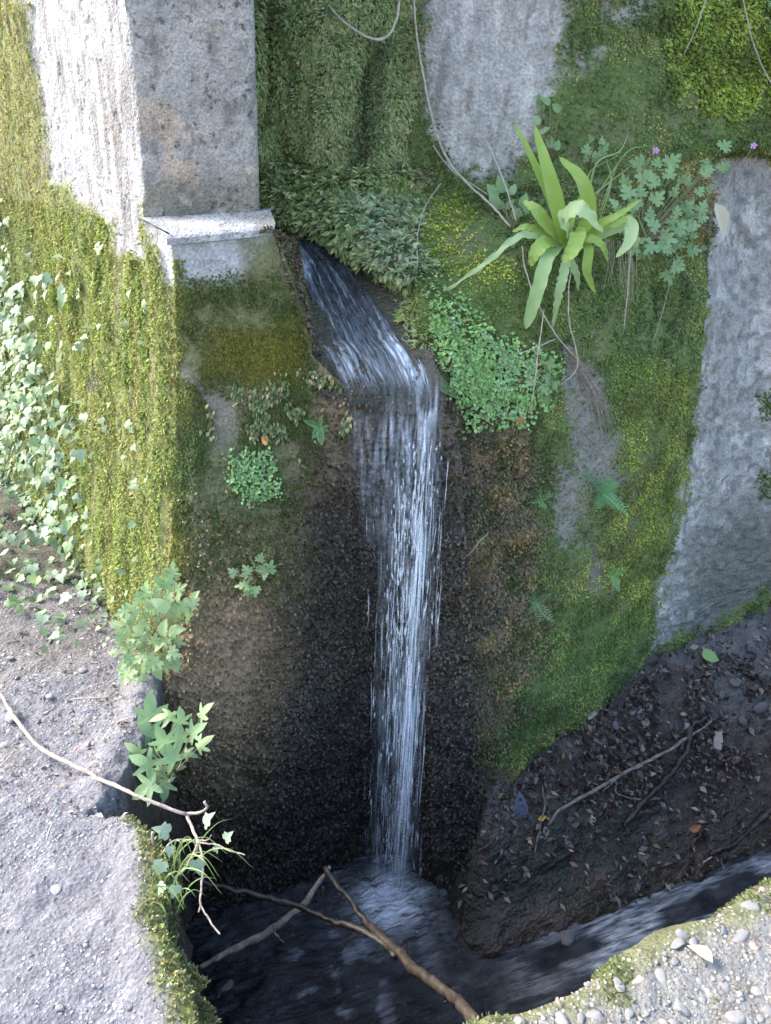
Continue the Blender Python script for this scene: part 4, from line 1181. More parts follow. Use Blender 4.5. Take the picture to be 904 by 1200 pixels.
# pool and stream: one surface, rippled along the flow
Xs = np.concatenate([np.linspace(-0.9, 2.0, 380), np.linspace(2.0, 8.0, 40)[1:]])
Yw = np.concatenate([np.linspace(0.6, 2.35, 230), np.linspace(2.35, 5.0, 30)[1:]])
XX, YY = np.meshgrid(Xs, Yw)
fd = unit(np.array([0.93, 0.36, 0])); fn = np.array([-fd[1], fd[0], 0])
lx_, ly_ = XX - land[0], YY - land[1]
rr = np.hypot(lx_, ly_)
al = lx_ * fd[0] + ly_ * fd[1]; ac = lx_ * fn[0] + ly_ * fn[1]
Q = np.stack([al, ac, 0 * al], -1).reshape(-1, 3)
zr_ = 0.010 * fbm(Q, (7, 26, 1), 4, 311) + 0.006 * fbm(Q, (18, 60, 1), 3, 312)
pool = np.exp(-(rr / 0.28) ** 2).ravel()
PWx = np.stack([XX, YY, 0 * XX], -1).reshape(-1, 3)
zr_ = zr_ * (1 - 0.6 * pool) + pool * (0.022 * fbm(PWx, 22, 4, 313) + 0.012 * fbm(PWx, 55, 3, 314)) + 0.012 * pool
zr_ += 0.010 * fbm(PWx, (30, 30, 1), 3, 315) * sstep(0.1, -0.3, XX.ravel())
ZZ = WATER_Z + zr_.reshape(XX.shape) + 0.02 * sstep(0.3, 1.5, XX)
GWt = np.stack([XX, YY, ZZ], -1)
swx, swy = proj(GWt.reshape(-1, 3))
foam_sheen = 1.4 * np.exp(-(rr / 0.095) ** 2).ravel() + 0.16 * np.exp(-(rr / 0.24) ** 2).ravel() * sstep(-0.2, 0.35, fbm(PWx, 9, 4, 316))
foam_sheen += 0.48 * sstep(0.15, 0.6, al.ravel()) * sstep(0.48, 0.05, np.abs(ac.ravel() + 0.40)) * sstep(-0.25, 0.35, fbm(Q, (4, 16, 1), 4, 317))  # pale streaks along the current: sky reflection painted into the water colour
foam_sheen += 0.25 * poly(swx, swy, [(340,1090),(420,1080),(460,1200),(330,1200)], 25) * sstep(0.0, 0.35, fbm(PWx, 16, 4, 318))
foam_sheen += 0.05 * sstep(-0.1, 0.4, fbm(PWx, 7, 4, 319))
stream = link('stream', grid_mesh('stream', GWt, None, {'foam_sheen': np.clip(foam_sheen, 0, 1), 'cover': np.ones(len(Q))}, Q[:, :2]), M_STREAM)
tag(stream, 'dark stream running to the right from the foot of the waterfall', 'stream', kind='structure')

# ------------------------------------------------------------------ plants
GRIDS = {'R': GR, 'B': GB, 'A': GA, 'L': GLd, 'I': GI, 'K': GK}
_cache = {}
def on(key, px, py, lift=0.0):
    """the point of a surface that shows at that place, lifted off it, and its normal"""
    if key not in _cache:
        g = GRIDS[key][::2, ::2]
        n_ = face_camera(g, grid_normals(g)).reshape(-1, 3)
        x_, y_ = proj(g.reshape(-1, 3))
        _cache[key] = (g.reshape(-1, 3), n_, x_, y_)
    P_, n_, x_, y_ = _cache[key]
    i = np.argmin((x_ - px) ** 2 + (y_ - py) ** 2)
    Y_ = P_[i, 1]
    p_ = at(px, py, Y_) + n_[i] * lift
    return p_, n_[i]
def fan_leaf(name, outline, mat, fold=0.18, curl=0.25, centre=(0, 0.38)):
    """leaf of length 1 along +y, face +z; outline runs from the base round the right side to the base"""
    half = outline
    pts = half + [(-x, y) for x, y in reversed(half[1:-1])] if half[0][0] == 0 and half[-1][0] == 0 else half
    cx, cy = centre
    ring = []
    V = [(cx, cy, 0.0)]
    for (x, y) in pts: V.append((cx + 0.55 * (x - cx), cy + 0.55 * (y - cy), 0))
    for (x, y) in pts: V.append((x, y, 0))
    n = len(pts)
    V = [(x, y, fold * abs(x) - curl * (y - 0.2) ** 2 - 0.35 * curl * x * x + 0.02 * math.sin(17 * x + 9 * y)) for x, y, _ in V]
    F = []
    for i in range(n):
        j = (i + 1) % n
        F.append((0, 1 + i, 1 + j))
        F.append((1 + i, 1 + n + i, 1 + n + j, 1 + j))
    me = pydata(name, V, F)
    me.materials.append(mat)
    return me
M_IVY = mat_leaf('ivy_leaf', (0.16, 0.24, 0.14), (0.34, 0.43, 0.31))
M_BRAM = mat_leaf('vine_leaf', (0.13, 0.23, 0.10), (0.22, 0.34, 0.16))
M_HERB = mat_leaf('herb_leaf', (0.17, 0.28, 0.11), (0.28, 0.40, 0.18))
M_HERB2 = mat_leaf('pale_herb_leaf', (0.17, 0.27, 0.10), (0.30, 0.40, 0.20))
M_TONG = mat_leaf('strap_frond', (0.22, 0.34, 0.05), (0.37, 0.50, 0.13), trans=0.4, rough=0.35, scale=25)
M_TONG2 = mat_leaf('pale_strap_frond', (0.30, 0.44, 0.17), (0.45, 0.56, 0.28), trans=0.4, rough=0.4, scale=25)
M_FERN = mat_leaf('fern_leaf', (0.16, 0.33, 0.12), (0.25, 0.45, 0.20))
M_FERNP = mat_leaf('pale_fern_leaf', (0.22, 0.34, 0.15), (0.34, 0.45, 0.24))
M_GRASS = mat_leaf('grass_blade', (0.16, 0.27, 0.07), (0.30, 0.38, 0.14))
M_RIB = mat_plain('pale_midrib', (0.36, 0.44, 0.16), (0.42, 0.48, 0.22), 0.5)
M_STEM = mat_plain('green_stem', (0.16, 0.18, 0.07), (0.22, 0.16, 0.09), 0.6)
M_VINE = mat_plain('pale_dry_vine', (0.24, 0.20, 0.15), (0.40, 0.36, 0.29), 0.85, 80)
M_ROOT = mat_plain('thin_root', (0.20, 0.15, 0.11), (0.34, 0.29, 0.24), 0.9, 90)
M_PETAL = mat_leaf('pink_petal', (0.50, 0.20, 0.52), (0.62, 0.34, 0.66), trans=0.3)
M_DEAD = mat_leaf('dead_leaf', (0.36, 0.30, 0.20), (0.52, 0.46, 0.34), trans=0.15, rough=0.8)
M_RUST = mat_leaf('rusty_leaf', (0.36, 0.17, 0.06), (0.45, 0.26, 0.10), trans=0.15, rough=0.8)

ivy_o = [(0,0.0),(0.16,-0.10),(0.34,-0.06),(0.48,0.10),(0.40,0.26),(0.52,0.42),(0.36,0.48),(0.22,0.56),(0.14,0.76),(0,1.0)]
maple_o = [(0,0.02),(0.14,-0.06),(0.34,-0.14),(0.48,-0.12),(0.40,0.04),(0.24,0.16),(0.40,0.26),(0.62,0.40),(0.66,0.56),(0.44,0.50),(0.22,0.44),(0.24,0.62),(0.20,0.80),(0,1.08)]
ovate_o = [(0,0.0),(0.20,0.06),(0.33,0.22),(0.30,0.34),(0.34,0.42),(0.26,0.54),(0.26,0.64),(0.14,0.80),(0,1.0)]
cut_o = [(0,0.0),(0.10,0.16),(0.30,0.06),(0.44,0.16),(0.34,0.26),(0.52,0.36),(0.42,0.46),(0.22,0.42),(0.34,0.60),(0.26,0.72),(0.12,0.64),(0.12,0.84),(0,1.0)]
LEAF = {'ivy': fan_leaf('ivy_leaf', ivy_o, M_IVY, 0.14, 0.3), 'maple2': fan_leaf('folded_vine_leaf', [(x * 0.85, y) for x, y in maple_o], M_HERB2, -0.2, 0.6, (0, 0.24)), 'maple': fan_leaf('vine_leaf', maple_o, M_BRAM, 0.16, 0.35, (0, 0.24)),
        'ivy2': fan_leaf('young_ivy_leaf', [(x * 0.8, y) for x, y in ivy_o], M_HERB2, -0.1, 0.6), 'ivy3': fan_leaf('old_ivy_leaf', [(x * 1.1, y * 0.95) for x, y in ivy_o], M_BRAM, 0.3, 0.15),
        'ovate': fan_leaf('ovate_leaf', ovate_o, M_HERB, 0.2, 0.35), 'cut': fan_leaf('cut_leaf', cut_o, M_HERB, 0.12, 0.3),
        'cutp': fan_leaf('pale_cut_leaf', cut_o, M_HERB2, 0.12, 0.3), 'ovatep': fan_leaf('pale_ovate_leaf', ovate_o, M_HERB2, 0.2, 0.35),
        'dead': fan_leaf('dead_leaf', [(0,0),(0.2,0.2),(0.26,0.45),(0.16,0.7),(0,1)], M_DEAD, 0.5, 0.5), 'rust': fan_leaf('rusty_leaf', cut_o, M_RUST, 0.4, 0.5),
        'petal': fan_leaf('petal', [(0,0),(0.16,0.3),(0.34,0.7),(0.26,0.95),(0,1.0)], M_PETAL, 0.15, 0.2)}
def basis(ay, az):
    ay = unit(ay); ax = unit(np.cross(ay, az)); az = np.cross(ax, ay)
    return ax, ay, az
def place(name, me, p, ay, az, size, parent, width=1.0):
    ax, ay, az = basis(ay, az)
    o = link(name, me)
    M = Matrix(((ax[0] * size * width, ay[0] * size, az[0] * size, p[0]), (ax[1] * size * width, ay[1] * size, az[1] * size, p[1]),
                (ax[2] * size * width, ay[2] * size, az[2] * size, p[2]), (0, 0, 0, 1)))
    o.parent = parent
    o.matrix_parent_inverse = Matrix.Translation(-parent.location)
    o.matrix_basis = M
    return o
def img_dir(deg, toward=0.0):
    """a direction seen in the picture (0 up, 90 to the right), leaning towards the viewer"""
    a = math.radians(deg)
    return math.sin(a) * _R + math.cos(a) * _U - toward * _F
def leaf(parent, kind, p, deg, size, toward=0.25, jit=0.35, up=0.7, name='leaf'):
    ay = img_dir(deg, toward) + rng.normal(0, jit * 0.4, 3)
    az = unit(CAM - p) * 0.8 + np.array([0, 0, up]) + rng.normal(0, jit, 3)
    return place(name, LEAF[kind], p, ay, az, size * rng.uniform(0.85, 1.15), parent)
def tube_obj(name, parts, mat, parent=None, seg=6):
    """parts: list of (points, radii); one mesh"""
    V, F = join_geo([tube_geo(p_, r_, seg, max(6, len(p_) * 5)) for p_, r_ in parts])
    me = pydata(name, V, F)
    me.materials.append(mat)
    o = link(name, me)
    if parent is not None: keep_parent(o, parent)
    return o
def strap(name, pts, width, mat, parent, wave=0.0, tip=0.5, face=None, ragged=0.0, seed=0, fold=0.25):
    """a strap-shaped frond along pts with waved margins; widths taper to base and tip"""
    r_ = np.random.default_rng(seed + 77)
    n = 26
    P = catmull(pts, n)
    T = unit(np.gradient(P, axis=0))
    t = np.linspace(0, 1, n)
    w = width * np.clip(np.minimum(0.45 + 2.2 * t, 1.0), 0, 1) * np.clip((1.0 - t) / tip, 0, 1) ** 0.55
    w = np.maximum(w, width * 0.02)
    rows_ = []
    for i in range(n):
        f = unit(CAM - P[i]) + np.array([0, 0, 0.5]) if face is None else np.asarray(face, float)
        s_ = unit(np.cross(T[i], f)); nn_ = np.cross(s_, T[i])
        row = []
        for k_, u in enumerate((-1, -0.55, 0, 0.55, 1)):
            ww_ = w[i] * (1 - ragged * r_.random() * (abs(u) == 1))
            z_ = fold * w[i] * (abs(u) ** 1.3) + wave * (u ** 2) * math.sin(t[i] * 40 + (0 if u < 0 else 1.7)) * (0.5 + 0.5 * t[i])
            row.append(P[i] + s_ * u * ww_ + nn_ * z_ + nn_ * (0.0012 if u == 0 else 0))
        rows_.append(row)
    V = np.array(rows_).reshape(-1, 3)
    me = mesh_np(name, V, grid_faces(n, 5), True)
    me.materials.append(mat)
    o = link(name, me)
    keep_parent(o, parent)
    MIDS[o.name] = (P, T)
    return o
MIDS = {}

# --- hart's-tongue style fern on the right wall
pf, nf = on('R', 662, 285, 0.03)
fern = empty('strap_fern', tuple(pf))
YF = pf[1]
def fp(L): return [at(x, y, YF - d) for x, y, d in L]
fr = [  # points (x, y, distance in front of the crown), half width, wave, tip, pale, ragged
 ([(664,288,0.03),(650,245,0.06),(628,195,0.07),(602,140,0.04)], 0.015, 0.002, 0.75, 0, 0),
 ([(664,290,0.03),(655,250,0.09),(642,200,0.11),(626,146,0.09)], 0.021, 0.002, 0.5, 0, 0),
 ([(662,288,0.02),(658,255,0.05),(650,225,0.05),(641,190,0.03)], 0.014, 0.002, 0.5, 0, 0),
 ([(668,288,0.03),(690,255,0.07),(682,212,0.09),(655,184,0.06)], 0.019, 0.002, 0.4, 0, 0),
 ([(650,286,0.02),(612,276,0.10),(570,308,0.13),(514,347,0.10)], 0.013, 0.009, 0.8, 1, 0.25),
 ([(658,288,0.03),(643,300,0.11),(632,335,0.13),(616,386,0.11)], 0.021, 0.004, 0.16, 1, 0.2),
 ([(664,290,0.03),(662,315,0.10),(655,345,0.11),(648,384,0.08)], 0.016, 0.007, 0.35, 1, 0.45),
 ([(680,286,0.03),(690,292,0.08),(688,318,0.09),(698,345,0.07)], 0.014, 0.003, 0.4, 0, 0.1),
 ([(668,282,0.04),(662,256,0.14),(682,246,0.18),(706,272,0.16)], 0.024, 0.007, 0.35, 1, 0.3),
 ([(690,284,0.02),(735,262,0.06),(738,282,0.10),(722,302,0.10)], 0.019, 0.002, 0.5, 1, 0),
 ([(668,286,0.03),(678,272,0.12),(672,292,0.15),(660,308,0.14)], 0.023, 0.005, 0.35, 0, 0.2),
 ([(658,284,0.02),(640,262,0.07),(626,244,0.08),(613,236,0.06)], 0.018, 0.003, 0.5, 0, 0),
 ([(675,284,0.02),(705,262,0.06),(728,250,0.08),(752,233,0.06)], 0.012, 0.003, 0.6, 0, 0.1),
 ([(655,288,0.03),(640,284,0.09),(628,296,0.11),(622,312,0.10)], 0.021, 0.004, 0.4, 0, 0.1),
 ([(672,288,0.02),(712,262,0.05),(722,262,0.06),(742,252,0.05)], 0.016, 0.003, 0.5, 0, 0.1),
 ([(668,290,0.02),(690,280,0.07),(706,288,0.08),(712,306,0.06)], 0.013, 0.003, 0.5, 0, 0.2),
 ([(664,290,0.02),(668,305,0.06),(676,322,0.07),(678,340,0.05)], 0.012, 0.004, 0.5, 1, 0.2),
 ([(656,286,0.02),(632,272,0.05),(616,266,0.06),(600,272,0.05)], 0.013, 0.004, 0.5, 0, 0.2),
 ([(662,286,0.03),(668,262,0.06),(676,240,0.06),(690,222,0.04)], 0.012, 0.003, 0.6, 0, 0.1),
]
for i, (L, w, wa, tp, pale, rag) in enumerate(fr):
    fo_ = strap('frond', fp(L), w * 0.98, M_TONG2 if pale else M_TONG, fern, wa, tp, ragged=rag, seed=i)
    mp_ = MIDS[fo_.name][0]
    mr = tube_obj('midrib', [(mp_[[0, 5, 10, 15, 20, 24]], [0.0022, 0.0018, 0.0014, 0.0008])], M_RIB, None, 5)
    mr.parent = fo_
    mr.matrix_parent_inverse = Matrix.Translation(-fern.location)
tag(fern, 'large fern with long undivided strap fronds hanging from the right wall', 'fern')

def herb(name, key, spots, kinds, size, label, cat, lift=0.03, stem_mat=M_STEM, root=None, group=None, jit=0.35, up=0.6, rootlift=0.0):
    """a plant: leaves at given spots, each on a thin stem from the root"""
    px, py = root
    pr, nr = on(key, px, py, rootlift) if isinstance(key, str) else (np.asarray(key, float), np.array([0, 0, 1.0]))
    e = empty(name, tuple(pr))
    tubes = []
    for k_, q in enumerate(spots):
        x, y = q[0], q[1]
        d_ = q[2] if len(q) > 2 else lift * rng.uniform(0.6, 1.6)
        if isinstance(key, str):
            p_, n_ = on(key, x, y, d_)
        else:
            p_ = at(x, y, pr[1] - d_)
        dx, dy = x - px, y - py
        deg = math.degrees(math.atan2(dx, -dy)) + rng.normal(0, 25)
        if dy < -4 and abs(dx) < 6: deg = rng.normal(0, 40)
        s = size * rng.uniform(0.75, 1.2)
        ay = img_dir(deg, 0.2)
        kd = kinds[rng.integers(len(kinds))]
        leaf(e, kd, p_ - 0.4 * s * unit(ay), deg, s, jit=jit, up=up)
        m_ = 0.5 * (pr + p_) + np.array([0, -0.02, 0.01])
        tubes.append(([pr, m_, p_ - 0.4 * s * unit(ay)], [0.0013, 0.0011, 0.0008]))
    tube_obj('stem', tubes, stem_mat, e, 4)
    tag(e, label, cat, group)
    return e
def cloud(poly_pts, n, mind):
    """n spots inside an outline, at least mind apart"""
    a = np.array(poly_pts, float)
    out = []
    tries = 0
    while len(out) < n and tries < 20000:
        tries += 1
        q = a.min(0) + rng.random(2) * (a.max(0) - a.min(0))
        if poly(q[:1], q[1:2], poly_pts, 0.5)[0] < 0.5: continue
        if all((q[0] - r_[0]) ** 2 + (q[1] - r_[1]) ** 2 > mind * mind for r_ in out): out.append((q[0], q[1]))
    return out

hr = herb('flowering_herb', 'R', cloud([(705,250),(740,205),(790,215),(830,170),(852,172),(845,195),(815,225),(800,300),(770,330),(740,300),(715,290)], 62, 8.5),
          ['cut'], 0.048, 'bluish-green cut-leaved herb with two pink flowers beside the strap fern', 'plant', lift=0.05, root=(748, 285), up=0.35)
for x, y in ((741, 190), (836, 170)):
    pfl, nfl = on('R', x, y, 0.14)
    fl = empty('flower', tuple(pfl)); fl.parent = hr; fl.matrix_parent_inverse = Matrix.Translation(-hr.location)
    fz = unit(CAM - pfl) + np.array([0.1, 0, 0.25])
    for k_ in range(5):
        ax, ay, az = basis(_U, fz)
        a = k_ * 2 * math.pi / 5 + 0.3
        d_ = ax * math.sin(a) + ay * math.cos(a)
        o = link('petal', LEAF['petal'])
        bx3, by3, bz3 = basis(d_, fz)
        s = 0.0105
        o.parent = fl
        o.matrix_parent_inverse = Matrix.Translation(-fl.location)
        o.matrix_basis = Matrix(((bx3[0] * s, by3[0] * s, bz3[0] * s, pfl[0]), (bx3[1] * s, by3[1] * s, bz3[1] * s, pfl[1]), (bx3[2] * s, by3[2] * s, bz3[2] * s, pfl[2]), (0, 0, 0, 1)))
    q, _ = on('R', x - 25, y + 60, 0.03)
    tube_obj('flower_stalk', [([q, 0.5 * (q + pfl) + np.array([0.01, -0.03, 0]), pfl], [0.001, 0.001, 0.0008])], M_STEM, hr, 4)
herb('creeper_sprig', 'R', [(630,118),(642,122),(648,130),(632,140),(640,152),(644,166),(636,128),(652,172)], ['ovate'], 0.040,
     'small leafy sprig climbing the bare concrete above the strap fern', 'plant', lift=0.02, root=(645, 190), up=0.2)
herb('creeper_sprig', 'R', [(688,165),(698,168),(685,178),(694,184),(682,190),(702,176)], ['cut'], 0.036,
     'small sprig on the mossy wall just right of the tall upright fronds', 'plant', lift=0.02, root=(692, 200), up=0.2)
herb('round_leaved_plant', 'R', [(578,238),(590,234),(602,236),(584,248),(597,248),(612,246),(618,254),(575,252),(605,258)], ['cut', 'ovate'], 0.046,
     'dull green leaf cluster at the left foot of the strap fern', 'plant', lift=0.03, root=(600, 268), up=0.5)
herb('leafy_weed', 'R', [(628,412),(636,440),(640,428),(622,432),(632,452),(645,446),(618,446)], ['cutp'], 0.034,
     'loose weed with cut leaves at the end of the round-leaved mat', 'plant', lift=0.02, root=(630, 432), up=0.3)
herb('leafy_weed', 'B', [(284,668),(294,660),(302,655),(312,654),(322,656),(306,664),(296,672),(288,680),(300,682),(310,672),(298,690),(316,664),(290,690)], ['cut', 'cut', 'cutp'], 0.038,
     'small green weed alone on the brown rock left of the fall', 'plant', lift=0.025, root=(302, 676), up=0.4)
herb('leafy_weed', on('B', 188, 745, 0.02)[0], [(q[0], q[1], rng.uniform(0.0, 0.12)) for q in cloud([(140,720),(175,690),(205,668),(215,690),(232,700),(228,722),(205,735),(212,770),(190,798),(150,800),(128,770)], 60, 9)], ['cutp', 'cutp', 'ovatep', 'cut'], 0.048,
     'bushy pale weed growing at the foot of the pillar corner', 'plant', root=(186, 760), up=0.6)
herb('lobed_vine', atz(205, 905, -0.05) + np.array([0, 0.0, 0]), [(q[0], q[1], rng.uniform(-0.12, 0.12)) for q in
     [(176,832),(196,836),(214,840),(238,834),(150,850),(172,858),(190,862),(210,860),(228,856),(140,872),(160,878),(182,880),(200,884),(222,882),(236,872),(148,892),(168,896),(186,906),(206,900),(192,925),(160,915),(180,942),(172,925)]],
     ['maple', 'maple', 'maple2'], 0.056, 'lobed green vine spilling over the path edge by the pillar foot', 'plant', root=(196, 900), up=0.9, jit=0.3)

# --- pinnate ferns
def fern_frond(name, n=11, L=1.0, wmax=0.30, mat=M_FERN):
    V, F = [], []
    for s in (-1, 1):
        for i in range(n):
            t = 0.10 + 0.86 * i / (n - 1)
            w = wmax * math.sin(math.pi * (0.12 + 0.85 * t)) ** 0.8 + 0.02
            b0 = len(V)
            y = t * L; z = -0.45 * t * t
            V += [(0, y, z), (s * w * 0.5, y + 0.055, z + 0.02), (s * w, y + 0.10 * w / wmax, z - 0.03), (s * w * 0.5, y - 0.04, z + 0.01)]
            F.append((b0, b0 + 1, b0 + 2, b0 + 3) if s < 0 else (b0 + 3, b0 + 2, b0 + 1, b0))
    for i in range(8):
        t0, t1 = i / 8, (i + 1) / 8
        b0 = len(V)
        V += [(-0.012, t0 * L, -0.45 * t0 * t0), (0.012, t0 * L, -0.45 * t0 * t0), (0.012, t1 * L, -0.45 * t1 * t1), (-0.012, t1 * L, -0.45 * t1 * t1)]
        F.append((b0, b0 + 1, b0 + 2, b0 + 3))
    me = pydata(name, V, F, False)
    me.materials.append(mat)
    return me
FROND = fern_frond('frond', mat=M_FERN); FRONDP = fern_frond('pale_frond', n=15, wmax=0.34, mat=M_FERNP); FRONDB = fern_frond('herb_frond', n=9, wmax=0.26, mat=M_HERB)
def small_fern(key, px, py, dirs, size, mesh, label, lift=0.015, toward=0.6):
    p_, n_ = on(key, px, py, lift)
    e = empty('small_fern', tuple(p_))
    for d_ in dirs:
        d_ = d_ + rng.normal(0, 14)
        ay = img_dir(d_, toward * rng.uniform(0.6, 1.3)) + 0.2 * n_
        place('frond', mesh, p_, ay, unit(CAM - p_) + np.array([0, 0, 0.8]) + rng.normal(0, 0.4, 3), size * rng.uniform(0.5, 1.25), e)
    return tag(e, label, 'fern')
small_fern('R', 702, 575, [-100,-70,-40,-10,20,50,80,110,150,190,230], 0.085, FROND, 'little bright green fern on the bare patch of the right wall')
small_fern('R', 625, 705, [-130,-60,15,60,140,175], 0.075, FRONDB, 'little bluish fern low on the right wall near the fall')
small_fern('R', 715, 672, [-90,-20,40,100,160], 0.05, FROND, 'tiny dark fern in the moss below the bare patch')
small_fern('R', 628, 585, [-60,-10,40,110], 0.04, FROND, 'tiny fern on the brown rock between fall and bare patch')
small_fern('R', 925, 10, [200,225,245,265,180,285], 0.16, FRONDP, 'pale fern fronds drooping into the top right corner', 0.05, 0.4)
small_fern('B', 375, 500, [-120,-60,0,60,120,180,90], 0.036, FROND, 'tiny fern at the wet edge just left of the lip')

# --- grass
def blades(name, specs, label, mat=M_GRASS):
    e = empty(name, tuple(specs[0][0][0]))
    for k_, (pts, w) in enumerate(specs):
        strap('blade', pts, w, mat, e, 0.0, 0.8, seed=k_, fold=0.4)
    return tag(e, label, 'grass tuft')
def gp(key, L):
    out = []
    for x, y, d_ in L:
        out.append(on(key, x, y, d_)[0])
    return out
blades('grass_tuft', [(gp('R', L), w) for L, w in [
    ([(685,255,0.03),(695,215,0.06),(712,180,0.07),(726,158,0.06)], 0.0032), ([(690,250,0.03),(702,205,0.06),(725,178,0.06),(750,172,0.05)], 0.0025),
    ([(688,262,0.02),(690,225,0.05),(700,196,0.06),(716,190,0.06)], 0.0022), ([(700,255,0.02),(712,225,0.05),(722,205,0.06),(735,196,0.05)], 0.0022),
    ([(660,272,0.03),(690,252,0.08),(720,234,0.10),(748,214,0.09)], 0.0022), ([(700,262,0.02),(706,232,0.05),(704,210,0.06),(697,196,0.06)], 0.0022),
    ([(735,270,0.02),(742,290,0.05),(745,305,0.05),(748,275,0.05)], 0.0020), ([(738,250,0.02),(744,285,0.05),(748,320,0.05)], 0.0022)]],
    'thin green grass blades arching beside the strap fern')
sp = []
for k_ in range(26):
    x0, y0 = 205 + rng.normal(0, 9), 1045 + rng.normal(0, 26)
    p0 = atz(x0, y0, 0.0)
    a = rng.uniform(-0.6, 1.3); L_ = rng.uniform(0.07, 0.17)
    d_ = np.array([math.sin(a), 0.25 * rng.normal(), 0])
    sp.append(([p0, p0 + d_ * L_ * 0.25 + [0, 0, L_ * 0.55], p0 + d_ * L_ * 0.65 + [0, 0, L_ * 0.75], p0 + d_ * L_ * 1.0 + [0, 0, L_ * rng.uniform(0.3, 0.7)]], 0.0016))
blades('grass_tuft', sp, 'tuft of long grass hanging over the path edge above the ditch')

# --- vines, roots
def vine(name, key, L, r, label, cat='vine', mat=M_VINE, extra=()):
    pts = [on(key(x) if callable(key) else key, x, y, d_)[0] for x, y, d_ in L]
    # smooth the depths so the stem hangs freely
    P = np.array(pts); 
    for _ in range(2): P[1:-1] = 0.25 * P[:-2] + 0.5 * P[1:-1] + 0.25 * P[2:]
    parts = [(P, r)]
    for L2, r2 in extra:
        parts.append((np.array([on(key, x, y, d_)[0] for x, y, d_ in L2]), r2))
    V, F = join_geo([tube_geo(p_, r_, 7, max(8, len(p_) * 7)) for p_, r_ in parts])
    V = V + 0.0012 * np.stack([vnoise(V, 45, 5), vnoise(V, 45, 6), vnoise(V, 45, 7)], 1)
    o = link(name, pydata(name, V, F), mat)
    return tag(o, label, cat)
vine('vine', 'R', [(478,-30,0.06),(483,20,0.06),(491,60,0.06),(494,100,0.05),(505,160,0.05),(522,205,0.06),(550,242,0.07),(578,262,0.06),(596,278,0.04)], [0.0032,0.0034,0.0036,0.003], 'longest pale vine curving from the alcove edge down to the strap fern')
vine('root', 'A', [(454,-40,0.05),(453,10,0.06),(450,36,0.07),(440,50,0.07),(424,54,0.07),(405,48,0.06),(393,36,0.05),(384,10,0.02)], [0.0036,0.004,0.004,0.0032,0.002], 'bare root bent in a U over the alcove moss', 'root')
vine('vine', 'R', [(509,176,0.05),(522,190,0.05),(538,212,0.05),(556,232,0.05),(574,242,0.04)], [0.0018,0.002,0.0016], 'short thin vine forking off the longest one towards the fern')
vine('vine', 'R', [(540,100,0.02),(560,150,0.03),(577,188,0.04),(592,228,0.05),(604,272,0.04)], [0.0012,0.002,0.0026,0.002], 'straight pale vine crossing the bare concrete left of the upright fronds')
vine('vine', 'R', [(517,220,0.03),(503,240,0.04),(492,272,0.04),(490,300,0.04),(491,326,0.04)], [0.0014,0.0014,0.001], 'thin stem drooping over the bright yellow-green moss cushion')
vine('vine', 'R', [(824,-30,0.03),(818,10,0.03),(808,42,0.03),(796,66,0.02)], [0.002,0.0018,0.001], 'short thin vine at the top edge above the pink flower')
vine('vine', 'R', [(856,-30,0.04),(858,10,0.05),(866,50,0.05),(880,88,0.05),(900,118,0.04),(930,150,0.04)], [0.0024,0.0026,0.0022], 'pale vine in the top right corner beside the drooping fern')
vine('vine', 'R', [(575,-30,0.02),(590,12,0.02),(610,45,0.02),(632,85,0.015)], [0.0014,0.0012,0.0008], 'faint thin vine on the bare concrete near the top edge')
vine('root', 'R', [(607,302,0.05),(605,325,0.05),(614,345,0.05),(630,372,0.04),(640,398,0.04),(656,402,0.04),(668,414,0.03)], [0.002,0.0022,0.002,0.0014], 'hanging root looping below the left end of the strap fern', 'root')
vine('root', 'R', [(628,372,0.05),(622,410,0.05),(617,445,0.05),(611,484,0.04)], [0.0016,0.002,0.0012], 'straight root hanging over the round-leaved mat', 'root')
vine('root', 'R', [(660,300,0.06),(648,345,0.06),(655,382,0.05),(668,408,0.05),(673,424,0.04),(662,444,0.04),(640,451,0.03)], [0.0016,0.002,0.002,0.0014], 'crooked root ending in a hook below the strap fern', 'root')
vine('root', 'R', [(598,415,0.04),(622,410,0.05),(640,400,0.05)], [0.001,0.0014,0.001], 'short level twig of root left of the hooked root', 'root')
vine('root', 'R', [(720,302,0.06),(719,335,0.06),(718,386,0.05)], [0.0018,0.0018,0.001], 'pale dead stem hanging straight below the curled frond', 'root')
vine('root', 'R', [(776,300,0.04),(772,340,0.04),(764,372,0.03),(758,402,0.02)], [0.001,0.001,0.0008], 'thin stem hanging below the cut-leaved herb', 'root')
vine('root', 'R', [(750,272,0.06),(768,296,0.06),(790,322,0.05),(806,348,0.04)], [0.0010,0.0010,0.0008], 'thin straw slanting down below the cut-leaved herb', 'root')
vine('root', 'R', [(566,622,0.02),(552,632,0.03),(541,645,0.03),(535,660,0.02)], [0.0012,0.0014,0.0008], 'small curved twig on the brown rock right of the fall', 'root')
fib = []
for k_ in range(26):
    j = rng.normal(0, 5)
    fib.append((gp('R', [(662 + j * 0.5, 405 + rng.normal(0, 6), 0.02), (676 + j, 432, 0.02), (694 + j * 1.3, 462, 0.015), (706 + j * 1.6, 500 + rng.normal(0, 14), 0.01)]), [0.0009, 0.0008, 0.0005]))
for k_ in range(18):
    x0 = rng.uniform(700, 735)
    fib.append((gp('R', [(x0, 282, 0.03), (x0 - 1, 310, 0.04), (x0 + rng.normal(0, 4), 330 + rng.uniform(0, 30), 0.04)]), [0.0007, 0.0007, 0.0004]))
o = tube_obj('root_fibres', fib, M_ROOT, None, 4)
tag(o, 'matted fine root fibres trailing below the fern', 'roots', kind='stuff')
p_, _ = on('R', 822, 243, 0.05)
